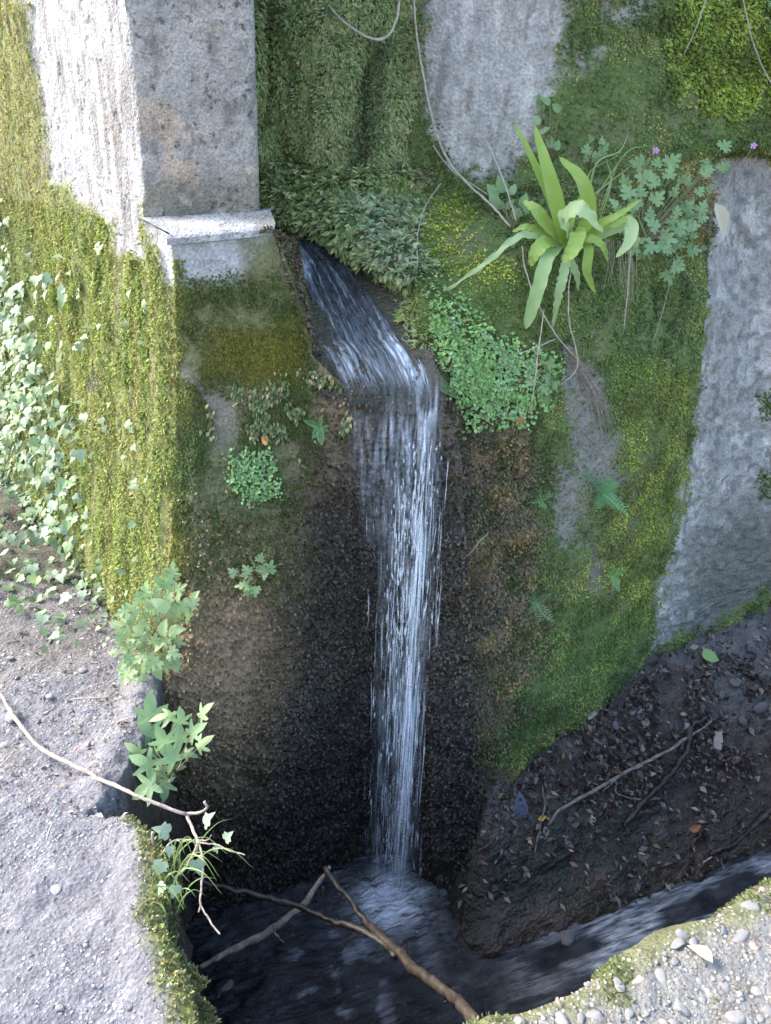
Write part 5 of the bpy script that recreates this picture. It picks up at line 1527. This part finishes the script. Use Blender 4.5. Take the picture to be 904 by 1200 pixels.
e = link('dead_leaf', LEAF['dead']); ax, ay, az = basis(img_dir(165, 0.2), unit(CAM - p_) + np.array([0.5, 0, 0]))
s = 0.12; e.matrix_world = Matrix(((ax[0]*s*.75, ay[0]*s, az[0]*s, p_[0]), (ax[1]*s*.75, ay[1]*s, az[1]*s, p_[1]), (ax[2]*s*.75, ay[2]*s, az[2]*s, p_[2]), (0,0,0,1)))
tag(e, 'curled dry leaf hanging beside the bare grey wall', 'leaf')
for (k_, x, y, lab) in (('R', 606, 488, 'rusty dead leaf tuft below the round-leaved mat'), ('B', 312, 508, 'rusty dead leaf scrap on the rock below the pillar ledge')):
    p_, n_ = on(k_, x, y, 0.02)
    e = empty('dead_leaf_tuft', tuple(p_))
    for d_ in (150, 180, 205, 120, 235):
        place('leaf', LEAF['rust'], p_ + rng.normal(0, 0.006, 3), img_dir(d_ * 0.4 + 108, 0.4), unit(CAM - p_) + rng.normal(0, 0.7, 3), 0.024, e, 0.6)
    tag(e, lab, 'leaf')

# --- ivy on the bank and side wall: the largest leaves one by one, the rest as one mass
ivy = empty('ivy', tuple(atz(60, 700, 0.0)))
im = np.ones(len(PI_))
ix, iy = proj(PI_)
im *= (ix > -160) & (ix < 160) & (iy < 790)
P, N = sample(GI, im, 1300)
P2, N2 = sample(GLd, (1 - bare_l) * (lx > 40) * (lx < 190) * (ly > 280) * (ly < 740) * (0.25 + sstep(0.1, 0.4, fbm(PL, (14, 14, 3), 3, 220))), 130)
P3, N3 = sample(GLd, poly(lx, ly, [(-60,150),(0,215),(30,320),(62,420),(95,520),(112,600),(122,690),(150,770),(-60,770)], 14) * (0.35 + sstep(-0.3, 0.1, fbm(PL, 8, 3, 221))), 2000)
P4, N4 = sample(GP, poly(ppx, ppy, [(-150,690),(120,690),(160,760),(60,745),(-150,735)], 30) , 130)
P = np.vstack([P, P3, P2, P4]); N = np.vstack([N, N3, N2, np.tile((0, -0.2, 1.0), (len(P4), 1))])
vx, vy = proj(P)
dist_c = np.linalg.norm(P - CAM, axis=1)
szs = rng.uniform(0.022, 0.048, len(P)) * np.where(vx > 105, 0.7, 1.0)
vis = (vx > -5) & (vy > 0)
score = np.where(vis, szs / dist_c, 0)
order = np.argsort(-score)
big, rest = order[:290], order[290:]
def ivy_axes(idx):
    n = len(idx)
    az = unit(0.7 * N[idx] + np.array([0, -0.15, 0.75]) + rng.normal(0, 0.33, (n, 3)))
    ay = unit(np.cross(az, unit(rng.normal(size=(n, 3)))) + np.array([0, -0.25, -0.45]))
    return ay, az
ay_b, az_b = ivy_axes(big)
for k_, i in enumerate(big):
    place('leaf', LEAF[('ivy', 'ivy', 'ivy2', 'ivy3')[rng.integers(4)]], P[i] + N[i] * rng.uniform(0.01, 0.06), ay_b[k_], az_b[k_], szs[i] * 1.1, ivy, rng.uniform(0.75, 1.15))
ay_r, az_r = ivy_axes(rest)
iv = np.array([v.co[:] for v in LEAF['ivy'].vertices])
no = (len(iv) - 1) // 2
ivV = np.vstack([iv[:1], iv[1 + no:]])
ivF = np.array([(0, 1 + i, 1 + (i + 1) % no) for i in range(no)])
axr = unit(np.cross(ay_r, az_r)); azr = np.cross(axr, ay_r)
colr = np.tile(np.array((0.19, 0.26, 0.14)), (len(rest), 1)) * rng.uniform(0.6, 1.5, (len(rest), 1))
V, F, C = scatter(ivV, ivF, P[rest] + N[rest] * rng.uniform(0.0, 0.05, (len(rest), 1)), axr, ay_r, azr, szs[rest], colr)
o = keep_parent(link('leaves', mesh_np('ivy_leaves', V, F, True, C), M_SOFT), ivy); o['kind'] = 'stuff'
tag(ivy, 'pale ivy covering the bank left of the pillar', 'ivy')

# ------------------------------------------------------------------ sticks, stones, litter
M_BARK = mat_plain('pale_twig_bark', (0.20, 0.155, 0.125), (0.40, 0.34, 0.30), 0.85, 60, bdist=0.004)
M_WETB = mat_plain('wet_dark_bark', (0.006, 0.005, 0.004), (0.05, 0.038, 0.028), 0.5, 38, bdist=0.008, spec=0.45)
M_GREYB = mat_plain('weathered_bark', (0.05, 0.04, 0.032), (0.24, 0.20, 0.165), 0.85, 42, bdist=0.006)
M_STONEW = mat_plain('pale_stone', (0.20, 0.197, 0.185), (0.38, 0.37, 0.35), 0.9, 60, bdist=0.006)
M_STONEG = mat_plain('grey_stone', (0.15, 0.15, 0.15), (0.28, 0.275, 0.265), 0.85, 45)
M_STONER = mat_plain('reddish_stone', (0.30, 0.22, 0.18), (0.42, 0.34, 0.29), 0.8, 45)
M_STONED = mat_plain('wet_dark_stone', (0.07, 0.065, 0.06), (0.16, 0.15, 0.14), 0.45, 45)
M_WOOD = mat_plain('broken_wood', (0.24, 0.19, 0.15), (0.40, 0.33, 0.27), 0.85, 40)

def stick(name, branches, mat, label, cat='stick', knot=0.0015, seed=0):
    V, F = join_geo([tube_geo(p_, r_, 9, max(10, len(p_) * 9)) for p_, r_ in branches])
    V = V + knot * np.stack([fbm(V, 40, 2, seed + 5), fbm(V, 40, 2, seed + 6), fbm(V, 40, 2, seed + 7)], 1) * 2
    V = V + 0.012 * np.stack([vnoise(V, 7, seed + 8), 0 * V[:, 0], vnoise(V, 7, seed + 9)], 1)
    return tag(link(name, pydata(name, V, F), mat), label, cat)
tw = [atz(-40,770,0.04), atz(-5,806,0.04), atz(12,832,0.04), atz(45,874,0.04), atz(110,906,0.05), atz(160,934,0.06), atz(214,952,0.045)]
stick('twig', [(tw, [0.0055, 0.0058, 0.0058, 0.005, 0.0042]),
               ([atz(214,952,0.04), atz(230,950,0.05), atz(240,944,0.06), atz(239,936,0.075)], [0.004, 0.0035, 0.003]),
               ([atz(214,952,0.04), atz(221,970,0.035), atz(227,988,0.03), atz(222,1003,0.03), atz(212,1018,0.03), atz(201,1028,0.02)], [0.004, 0.0035, 0.003, 0.002]),
               ([atz(228,985,0.03), atz(233,1010,0.02), atz(233,1040,0.01), atz(232,1058,0.0), atz(244,1077,0.0), atz(258,1094,0.0)], [0.0028, 0.0028, 0.0025, 0.002]),
               ([atz(233,1056,0.0), atz(229,1067,0.0)], [0.002, 0.0018]),
               ([atz(226,988,0.03), atz(206,985,0.05), atz(195,992,0.05), atz(186,1003,0.03)], [0.0022, 0.002, 0.0016]),
               ([atz(228,986,0.03), atz(240,984,0.06), atz(248,977,0.08)], [0.0016, 0.0014, 0.001]),
               ([atz(228,988,0.03), atz(252,989,0.06), atz(272,997,0.06), atz(288,1001,0.06)], [0.0022, 0.002, 0.0014])],
      M_BARK, 'long pale forked twig lying across the path and over the ditch edge', 'twig')
sh = empty('ivy_shoot', tuple(atz(226, 990, 0.03)))
for x, y, d_, s_, k_ in [(240,966,30,0.042,'ivy'),(198,976,-60,0.042,'ivy'),(230,1008,160,0.036,'ivy'),(264,984,40,0.028,'ivy'),(190,1010,200,0.034,'ivy'),(200,992,180,0.026,'ivy'),(252,992,150,0.016,'ivy'),(206,1038,190,0.026,'ivy'),(192,1036,210,0.028,'ivy')]:
    leaf(sh, k_, atz(x, y, 0.06), d_, s_, 0.2, 0.2, 0.8)
tag(sh, 'few ivy leaves on the forked twig over the ditch', 'ivy')
stick('stick', [([at(384,1017,1.72), at(405,1048,1.64), at(432,1082,1.54), at(480,1128,1.33), at(520,1160,1.17), at(562,1197,1.00)], [0.0075, 0.009, 0.011, 0.014, 0.0135, 0.012]),
                ([at(470,1122,1.37), at(474,1112,1.37), at(476,1100,1.37)], [0.003, 0.002, 0.0015])], M_WETB, 'thick dark wet stick slanting from the pool to the coping', 'stick', 0.003, 1)
stick('stick', [([at(386,1015,1.73), at(365,1045,1.67), at(340,1072,1.61), at(305,1098,1.54), at(270,1118,1.48), at(236,1136,1.42)], [0.007, 0.0085, 0.010, 0.0105, 0.009, 0.007]),
                ([at(318,1088,1.56), at(326,1098,1.55), at(334,1104,1.55)], [0.003, 0.0025, 0.002])], M_GREYB, 'pale weathered stick leaning across the others over the pool', 'stick', 0.003, 2)
stick('stick', [([at(226,1030,1.60), at(262,1042,1.60), at(310,1050,1.60), at(352,1062,1.58), at(395,1080,1.53), at(440,1100,1.46), at(462,1118,1.38)], [0.007, 0.008, 0.0085, 0.009, 0.009, 0.008]),
                ([at(384,1070,1.55), at(383,1055,1.55), at(382,1042,1.55)], [0.003, 0.0025, 0.002])], M_WETB, 'thin dark crooked stick crossing from the ditch wall under the pale one', 'stick', 0.003, 3)
def onk(L): return [on('K', x, y, d_)[0] for x, y, d_ in L]
stick('twig', [(onk([(640,966,0.015),(652,948,0.03),(690,925,0.035),(735,902,0.04),(780,876,0.04),(826,842,0.03)]), [0.004, 0.006, 0.0065, 0.006, 0.0045]),
               (onk([(712,914,0.03),(722,932,0.02),(770,936,0.02)]), [0.003, 0.003, 0.002]), (onk([(745,898,0.04),(720,905,0.05),(700,925,0.03)]), [0.002, 0.002, 0.0015])],
      M_GREYB, 'straight brown twig with side shoots on the litter bank', 'twig', 0.002, 4)
stick('branch', [(onk([(728,968,0.01),(742,950,0.03),(765,915,0.05),(790,880,0.05),(806,862,0.04),(822,846,0.03)]), [0.008, 0.012, 0.0115, 0.010, 0.011, 0.012])], M_WETB, 'short black rotten branch crossing the brown twig on the bank', 'branch', 0.005, 5)
stick('branch', [(onk([(930,850,0.05),(905,895,0.08),(890,935,0.08),(870,965,0.07),(848,988,0.04),(832,1004,0.0)]), [0.010, 0.011, 0.011, 0.010, 0.008, 0.006])], M_WETB, 'dark bent branch dipping into the stream at the right edge', 'branch', 0.004, 6)
stick('twig', [(onk([(634,918,0.01),(632,940,0.02),(628,962,0.02),(625,1000,0.015)]), [0.003, 0.0035, 0.003, 0.002])], M_GREYB, 'short upright twig beside the yellow leaf scrap', 'twig', 0.001, 7)
stick('twig', [(onk([(560,1000,0.01),(575,990,0.02),(580,975,0.02)]), [0.002, 0.002, 0.0015])], M_GREYB, 'tiny twig on the dark bank near the fall foot', 'twig', 0.001, 8)
stick('twig', [([atz(818,1016,-0.86), atz(834,1006,-0.83)], [0.003, 0.003])], M_BARK, 'small pale twig at the water edge below the bent branch', 'twig', 0.001, 9)
for k_, (L, lab) in enumerate([([(180,975),(182,996)], 'short upright stub at the path edge beside the hole'), ([(20,880),(2,900)], 'short splinter on the path below the forked twig'), ([(48,838),(62,828)], 'dark splinter on the path above the forked twig'), ([(85,822),(130,818)], 'thin straw lying on the path above the forked twig'), ([(62,965),(56,985)], 'thin straw on the path beside the white stone')]):
    stick('splinter', [([atz(L[0][0], L[0][1], 0.03 if k_ else 0.06), atz(L[1][0], L[1][1], 0.02)], [0.003 if k_ == 0 else 0.002, 0.0022])], M_GREYB if k_ == 2 else M_BARK, lab, 'splinter', 0.0008, 20 + k_)

# stones
def ico(sub=1):
    t = (1 + 5 ** 0.5) / 2
    V = [(-1,t,0),(1,t,0),(-1,-t,0),(1,-t,0),(0,-1,t),(0,1,t),(0,-1,-t),(0,1,-t),(t,0,-1),(t,0,1),(-t,0,-1),(-t,0,1)]
    F = [(0,11,5),(0,5,1),(0,1,7),(0,7,10),(0,10,11),(1,5,9),(5,11,4),(11,10,2),(10,7,6),(7,1,8),(3,9,4),(3,4,2),(3,2,6),(3,6,8),(3,8,9),(4,9,5),(2,4,11),(6,2,10),(8,6,7),(9,8,1)]
    V = [tuple(unit(v)) for v in V]
    for _ in range(sub):
        c_, F2 = {}, []
        def mid_(a, b_):
            k_ = (min(a, b_), max(a, b_))
            if k_ not in c_:
                V.append(tuple(unit((np.array(V[a]) + np.array(V[b_])) / 2))); c_[k_] = len(V) - 1
            return c_[k_]
        for a, b_, d_ in F:
            x, y, z = mid_(a, b_), mid_(b_, d_), mid_(d_, a)
            F2 += [(a, x, z), (b_, y, x), (d_, z, y), (x, y, z)]
        F = F2
    return np.array(V), np.array(F)
IV, IF = ico(1)
def stone_mesh(name, mat, seed, flat=0.42):
    V = IV.copy()
    V *= (1 + 0.6 * fbm(V + seed * 3.1, 1.1, 3, seed))[:, None]
    r_ = np.random.default_rng(seed)
    for _ in range(9):                               # chip flat faces
        d_ = unit(r_.normal(size=3)); h = r_.uniform(0.45, 0.75)
        k_ = V @ d_
        V = V - np.where(k_ > h, (k_ - h) * 0.9, 0)[:, None] * d_
    V[:, 2] *= flat
    me = mesh_np(name, V, IF, False)
    me.materials.append(mat)
    return me
STW = [stone_mesh('stone', M_STONEW, i) for i in range(5)]; STG = [stone_mesh('stone', M_STONEG, 10 + i) for i in range(4)]
STR = [stone_mesh('stone', M_STONER, 20 + i) for i in range(2)]; STD = [stone_mesh('stone', M_STONED, 30 + i) for i in range(3)]
def stone(me, p_, r_, rz=None, parent=None, sx=1.0, sy=1.0, name='stone', tilt=0.15):
    o = link(name, me)
    M = Matrix.Translation(Vector(p_)) @ Matrix.Rotation(rng.uniform(0, 6.28) if rz is None else rz, 4, 'Z') @ Matrix.Rotation(rng.normal(0, tilt), 4, 'X') @ Matrix.Diagonal((r_ * sx, r_ * sy, r_, 1))
    if parent is not None:
        o.parent = parent; o.matrix_parent_inverse = Matrix.Translation(-parent.location); o.matrix_basis = M
    else: o.matrix_world = M
    return o
for x, y, r_, me, lab in [(20,967,0.030,STW[0],'largest white stone on the path below the forked twig'), (14,842,0.028,STW[1],'flat white stone at the left edge above the forked twig'), (58,818,0.017,STW[2],'small flat white stone on the path above the twig'),
                          (98,786,0.016,STW[3],'white stone beside the weed at the pillar foot'), (14,772,0.014,STW[4],'small pale stone at the left edge under the ivy'), (66,1046,0.020,STW[0],'round white stone in the middle of the lower path'),
                          (52,967,0.024,STG[0],'grey stone right next to the largest white one'), (88,948,0.014,STG[1],'small grey stone near the hole in the path')]:
    tag(stone(me, atz(x, y, 0.0) + [0, 0, 0.004], r_), lab, 'stone')
pts = [(105,1010),(132,1068),(30,1020),(118,1110),(84,1092),(40,1140),(140,1150),(22,1085),(70,1180),(112,895),(40,930),(10,930),(78,1005),(130,1005)]
for x, y in pts:
    tag(stone((STW + STG)[rng.integers(9)], atz(x, y, 0.0) + [0, 0, 0.002], rng.uniform(0.008, 0.013)), 'small pale pebble embedded in the trodden path', 'pebble', 'pebbles in the path')
# grit on the path
n = 7000
P, N = sample(GP, (ppx > -60) * (ppx < 330) * (ppy > 640) * (dist.ravel() < -0.03) * (0.2 + sstep(-0.1, 0.3, fbm(PP, 8, 3, 230))), n)
r_ = np.abs(rng.normal(0.0016, 0.0016, n)) + 0.0012
a = rng.uniform(0, 6.28, n)
axx = np.stack([np.cos(a), np.sin(a), 0 * a], 1); ayy = np.stack([-np.sin(a), np.cos(a), 0 * a], 1); azz = np.tile((0, 0, 1.0), (n, 1))
cg = np.tile(np.array((0.27, 0.26, 0.26)), (n, 1)) * rng.uniform(0.45, 1.55, (n, 1))
V, F, C = scatter(ICO_V, ICO_F3, P, axx, ayy, azz, np.stack([r_ * rng.uniform(1, 1.7, n), r_, r_ * 0.6], 1), np.clip(cg, 0, 0.6))
M_GRIT = mat_leafy('grit', trans=0.0, rough=0.9, spec=0.2)
tag(link('gravel', mesh_np('gravel', V, F, False, C), M_GRIT), 'fine grit strewn over the path', 'gravel', kind='stuff')
n = 900                                               # dry leaf scraps on the path
P, N = sample(GP, (ppx > -60) * (ppx < 240) * (ppy > 640) * (ppy < 960) * (dist.ravel() < -0.04), n)
N = np.tile((0, 0, 1.0), (n, 1))
pal = np.where(rng.random((n, 1)) < 0.4, np.array((0.36, 0.33, 0.29)), np.array((0.15, 0.12, 0.095)))
g1 = leaflets(P, N, 0.016, 0.6, 0.12, 0.0, 1.6, pal, lift=0.004)
stuff('leaf_litter', g1, M_GRIT, 'dry leaf scraps on the path near the ivy', 'leaf litter')

# stones set in the coping
SP = [(868,1093,0.026,STW[0]),(845,1062,0.036,STW[1]),(756,1165,0.024,STW[2]),(776,1146,0.020,STW[3]),(846,1157,0.024,STG[0]),(832,1130,0.016,STR[0]),(740,1120,0.018,STW[4]),(800,1178,0.024,STW[1]),(700,1190,0.020,STG[1]),
      (725,1150,0.014,STW[0]),(815,1105,0.018,STG[2]),(880,1060,0.020,STW[3]),(790,1160,0.016,STW[2]),(862,1185,0.030,STW[4]),(660,1196,0.018,STW[3]),(610,1198,0.020,STG[3]),(895,1120,0.024,STG[0]),(770,1100,0.016,STW[1]),(888,1160,0.02,STR[1])]
taken = [(a_, b_) for a_, b_, _, _ in SP]
for q in cloud([(600,1199),(904,1032),(960,1032),(960,1230),(600,1230)], 110, 10):
    if all((q[0] - t_[0]) ** 2 + (q[1] - t_[1]) ** 2 > 15 ** 2 for t_ in taken):
        SP.append((q[0], q[1], rng.uniform(0.005, 0.016), (STG + STG + STG + STR + STW[:2])[rng.integers(16)]))
for x, y, r_, me in SP:
    p_ = atz(x, y, 0.008)
    if (p_ - E0) @ nE > 0.03:
        stone(me, p_ + [0, 0, -0.30 * r_], r_, parent=coping, tilt=0.5, sx=rng.uniform(0.8, 1.5))
n = 5200
P, N = sample(PQ.reshape(GQ.shape), (PQ[:, 2] > -0.03) * (sq < 1.3) * (dq > 0.02), n)
r_ = np.abs(rng.normal(0.0022, 0.002, n)) + 0.0015
a = rng.uniform(0, 6.28, n)
axx = np.stack([np.cos(a), np.sin(a), 0 * a], 1); ayy = np.stack([-np.sin(a), np.cos(a), 0 * a], 1); azz = np.tile((0, 0, 1.0), (n, 1))
cg = np.tile(np.array((0.21, 0.20, 0.18)), (n, 1)) * rng.uniform(0.5, 1.5, (n, 1))
V, F, C = scatter(ICO_V, ICO_F3, P, axx, ayy, azz, np.stack([r_ * 1.3, r_, r_ * 0.6], 1), np.clip(cg, 0, 0.6))
tag(link('gravel', mesh_np('gravel', V, F, False, C), M_GRIT), 'gravel chips bedded in the coping mortar', 'gravel', kind='stuff')
for x, y in [(836,1128)]:
    p_ = atz(x, y, 0.03); e = link('dead_leaf', LEAF['dead']); s = 0.06
    e.matrix_world = Matrix.Translation(Vector(p_)) @ Matrix.Rotation(0.6, 4, 'Z') @ Matrix.Diagonal((s, s, s, 1))
    tag(e, 'brown dead leaf among the stones of the coping', 'leaf')

# litter and stones on the wet bank
n = 7500
P, N = sample(GK, (kx > 540) * (kx < 960) * (ky < 1060) * (0.15 + sstep(-0.1, 0.35, fbm(PK, 7, 3, 240)) * sstep(1010, 880, ky)), n)
u = rng.random((n, 1))
pal = np.where(u < 0.62, np.array((0.05, 0.04, 0.033)), np.where(u < 0.9, np.array((0.13, 0.095, 0.065)), np.array((0.19, 0.155, 0.12))))
M_LIT = mat_leafy('wet_litter', trans=0.0, rough=0.35, spec=0.5)
g1 = leaflets(P, N, rng.uniform(0.010, 0.036, n), 0.55, 0.25, 0.1, 1.3, pal, lift=0.004)
stuff('leaf_litter', g1, M_LIT, 'dark wet leaf litter on the bank under the right wall', 'leaf litter')
def bank_thing(name, me, x, y, s, lab, cat, lift=0.01, deg=60, flat=True):
    p_, n_ = on('K', x, y, lift)
    o = link(name, me)
    ax, ay, az = basis(img_dir(deg, 0.0) - 0.0 * n_, n_ + 0.4 * unit(CAM - p_))
    o.matrix_world = Matrix(((ax[0]*s, ay[0]*s, az[0]*s, p_[0]), (ax[1]*s, ay[1]*s, az[1]*s, p_[1]), (ax[2]*s, ay[2]*s, az[2]*s, p_[2]), (0,0,0,1)))
    return tag(o, lab, cat)
M_YEL = mat_leaf('yellow_leaf', (0.62, 0.42, 0.03), (0.75, 0.55, 0.08)); M_GRL = mat_leaf('fresh_leaf', (0.20, 0.36, 0.08), (0.28, 0.44, 0.12)); M_BLU = mat_leaf('grey_leaf', (0.10, 0.12, 0.16), (0.16, 0.18, 0.24)); M_ORG = mat_leaf('orange_leaf', (0.34, 0.12, 0.06), (0.42, 0.2, 0.1))
def recol(kind, mat):
    me = LEAF[kind].copy(); me.materials.clear(); me.materials.append(mat); return me
bank_thing('fallen_leaf', recol('dead', M_YEL), 628, 960, 0.036, 'small bright yellow leaf scrap on the bank', 'leaf', 0.015, 70)
bank_thing('fallen_leaf', recol('ovate', M_GRL), 818, 770, 0.085, 'fresh green leaf fallen on the litter below the grey wall', 'leaf', 0.03, 105)
bank_thing('fallen_leaf', recol('ovate', M_BLU), 606, 958, 0.09, 'large bluish-grey wet leaf on the pale mud near the fall', 'leaf', 0.015, 5)
bank_thing('fallen_leaf', recol('dead', M_ORG), 808, 975, 0.05, 'orange-brown leaf by the stream edge', 'leaf', 0.015, 60)
bank_thing('fallen_leaf', recol('cut', M_DEAD), 692, 965, 0.03, 'tiny whitish leaf scrap in the middle of the bank', 'leaf', 0.015, 0)
bank_thing('stone', STW[2], 805, 856, 0.030, 'pale stone beside the black branch end', 'stone', 0.012)
bank_thing('stone', STG[1], 801, 873, 0.022, 'grey stone between the pale stone and the wood chunk', 'stone', 0.008)
for x, y, r_ in [(860,800,0.03),(880,760,0.03),(845,815,0.02),(890,830,0.035),(835,790,0.018),(760,830,0.02),(870,845,0.022),(750,840,0.02),(895,790,0.02),(690,880,0.018),(820,830,0.018),(720,850,0.02)]:
    tag(bank_thing('stone', STD[rng.integers(3)], x, y, r_, 'x', 'stone', 0.006, rng.uniform(0, 180)), 'dark wet stone half sunk in the litter bank', 'stone', 'wet stones in the litter bank')
tag(stone(STD[0], atz(664, 1098, WATER_Z - 0.005), 0.038), 'rounded wet stone just breaking the middle of the stream', 'stone')
tag(stone(STD[1], atz(262, 1162, WATER_Z - 0.01), 0.045), 'wet stone at the dark left side of the pool', 'stone')
V = np.array([(-.5,-.2,-.12),(.5,-.24,-.1),(.46,.2,-.12),(-.5,.22,-.1),(-.46,-.16,.12),(.42,-.2,.14),(.5,.16,.1),(-.5,.18,.13),(0.05,-.26,.15),(0.0,.24,.16)])
wc = pydata('wood_chunk', V, [(0,3,2,1),(0,1,5,8,4),(1,2,6,5),(2,3,7,9,6),(3,0,4,7),(4,8,9,7),(8,5,6,9)], False); wc.materials.append(M_WOOD)
bank_thing('wood_chunk', wc, 838, 868, 0.075, 'broken block of pale wood standing on the litter bank', 'wood', 0.012, 100)
bank_thing('wood_chunk', wc, 690, 838, 0.06, 'pale splinter of wood under the mossy wall foot', 'wood', 0.006, 150)

# scaly crust on the wet rock beside the fall
P, N = sample(GB, np.clip(wetb + 0.6 * sstep(560, 700, by_) , 0, 1) * (by_ > 455) * (by_ < 1080), 30000)
x, y = proj(P)
pal = np.tile(np.array((0.13, 0.082, 0.038)), (len(P), 1))
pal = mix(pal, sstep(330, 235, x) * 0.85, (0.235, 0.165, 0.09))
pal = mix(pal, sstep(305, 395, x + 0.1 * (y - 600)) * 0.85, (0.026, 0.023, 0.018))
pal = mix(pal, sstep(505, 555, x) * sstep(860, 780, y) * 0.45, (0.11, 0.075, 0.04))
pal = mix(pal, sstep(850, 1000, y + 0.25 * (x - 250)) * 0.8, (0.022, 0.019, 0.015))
M_SCALE = mat_leafy('wet_crust', trans=0.0, rough=0.5, spec=0.4)
SC_V = [(0, 0, 0), (0.5, 0.4, 0.14), (0.1, 1.0, 0.05), (-0.45, 0.5, 0.16)]
g1 = leaflets(P, N, 0.0105, 0.75, 0.42, 0.75, 0.75, pal, tv=SC_V, tf=LEAF_F, spread=0.9)
P, N = sample(GR, rock * (ry > 445) * (ry < 1000), 17000)
x, y = proj(P); nn = fbm(P, 12, 4, 92)
pal = np.tile(np.array((0.13, 0.09, 0.045)), (len(P), 1))
pal = mix(pal, sstep(0.1, 0.45, nn) * 0.8, (0.24, 0.15, 0.06))
pal = mix(pal, sstep(0.05, 0.4, -nn) * 0.5, (0.06, 0.07, 0.03))
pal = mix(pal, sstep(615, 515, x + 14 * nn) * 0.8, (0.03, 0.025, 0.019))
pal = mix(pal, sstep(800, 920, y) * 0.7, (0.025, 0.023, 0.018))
g2 = leaflets(P, N, 0.0105, 0.75, 0.42, 0.75, 0.75, pal, tv=SC_V, tf=LEAF_F, spread=0.9)
P, N = sample(GC, dry * (XC > -0.34) * (XC < xr(YC) + 0.03) * (YC < 2.5) + 0.15 * (YC < 2.06) * (XC > -0.2) * (XC < 0.08), 5000)
N = np.where(N[:, 2:] < 0, -N, N)
pal = np.where(rng.random((len(P), 1)) < 0.6, np.array((0.13, 0.09, 0.05)), np.array((0.07, 0.055, 0.035)))
g3 = leaflets(P, N, 0.0105, 0.75, 0.42, 0.6, 0.75, pal, tv=SC_V, tf=LEAF_F, spread=0.9)
P, N = sample(GC, dry * (XC > -0.34) * (XC < -0.10) * (YC < 2.4) * sstep(-0.2, 0.2, fbm(PC, 14, 3, 77)), 3500)
N = np.where(N[:, 2:] < 0, -N, N)
gm_ = leaflets(P, N, 0.0085, 0.55, 0.6, 0.3, 0.8, np.tile(np.array((0.15, 0.17, 0.05)), (len(P), 1)), fan=2)
stuff('moss', gm_, M_MOSS, 'thin moss on the shoulder between the pillar ledge and the channel', 'moss')
stuff('algae_crust', cat_geo([g1, g2, g3]), M_SCALE, 'dark scaly crust on the wet rock beside the fall', 'crust')
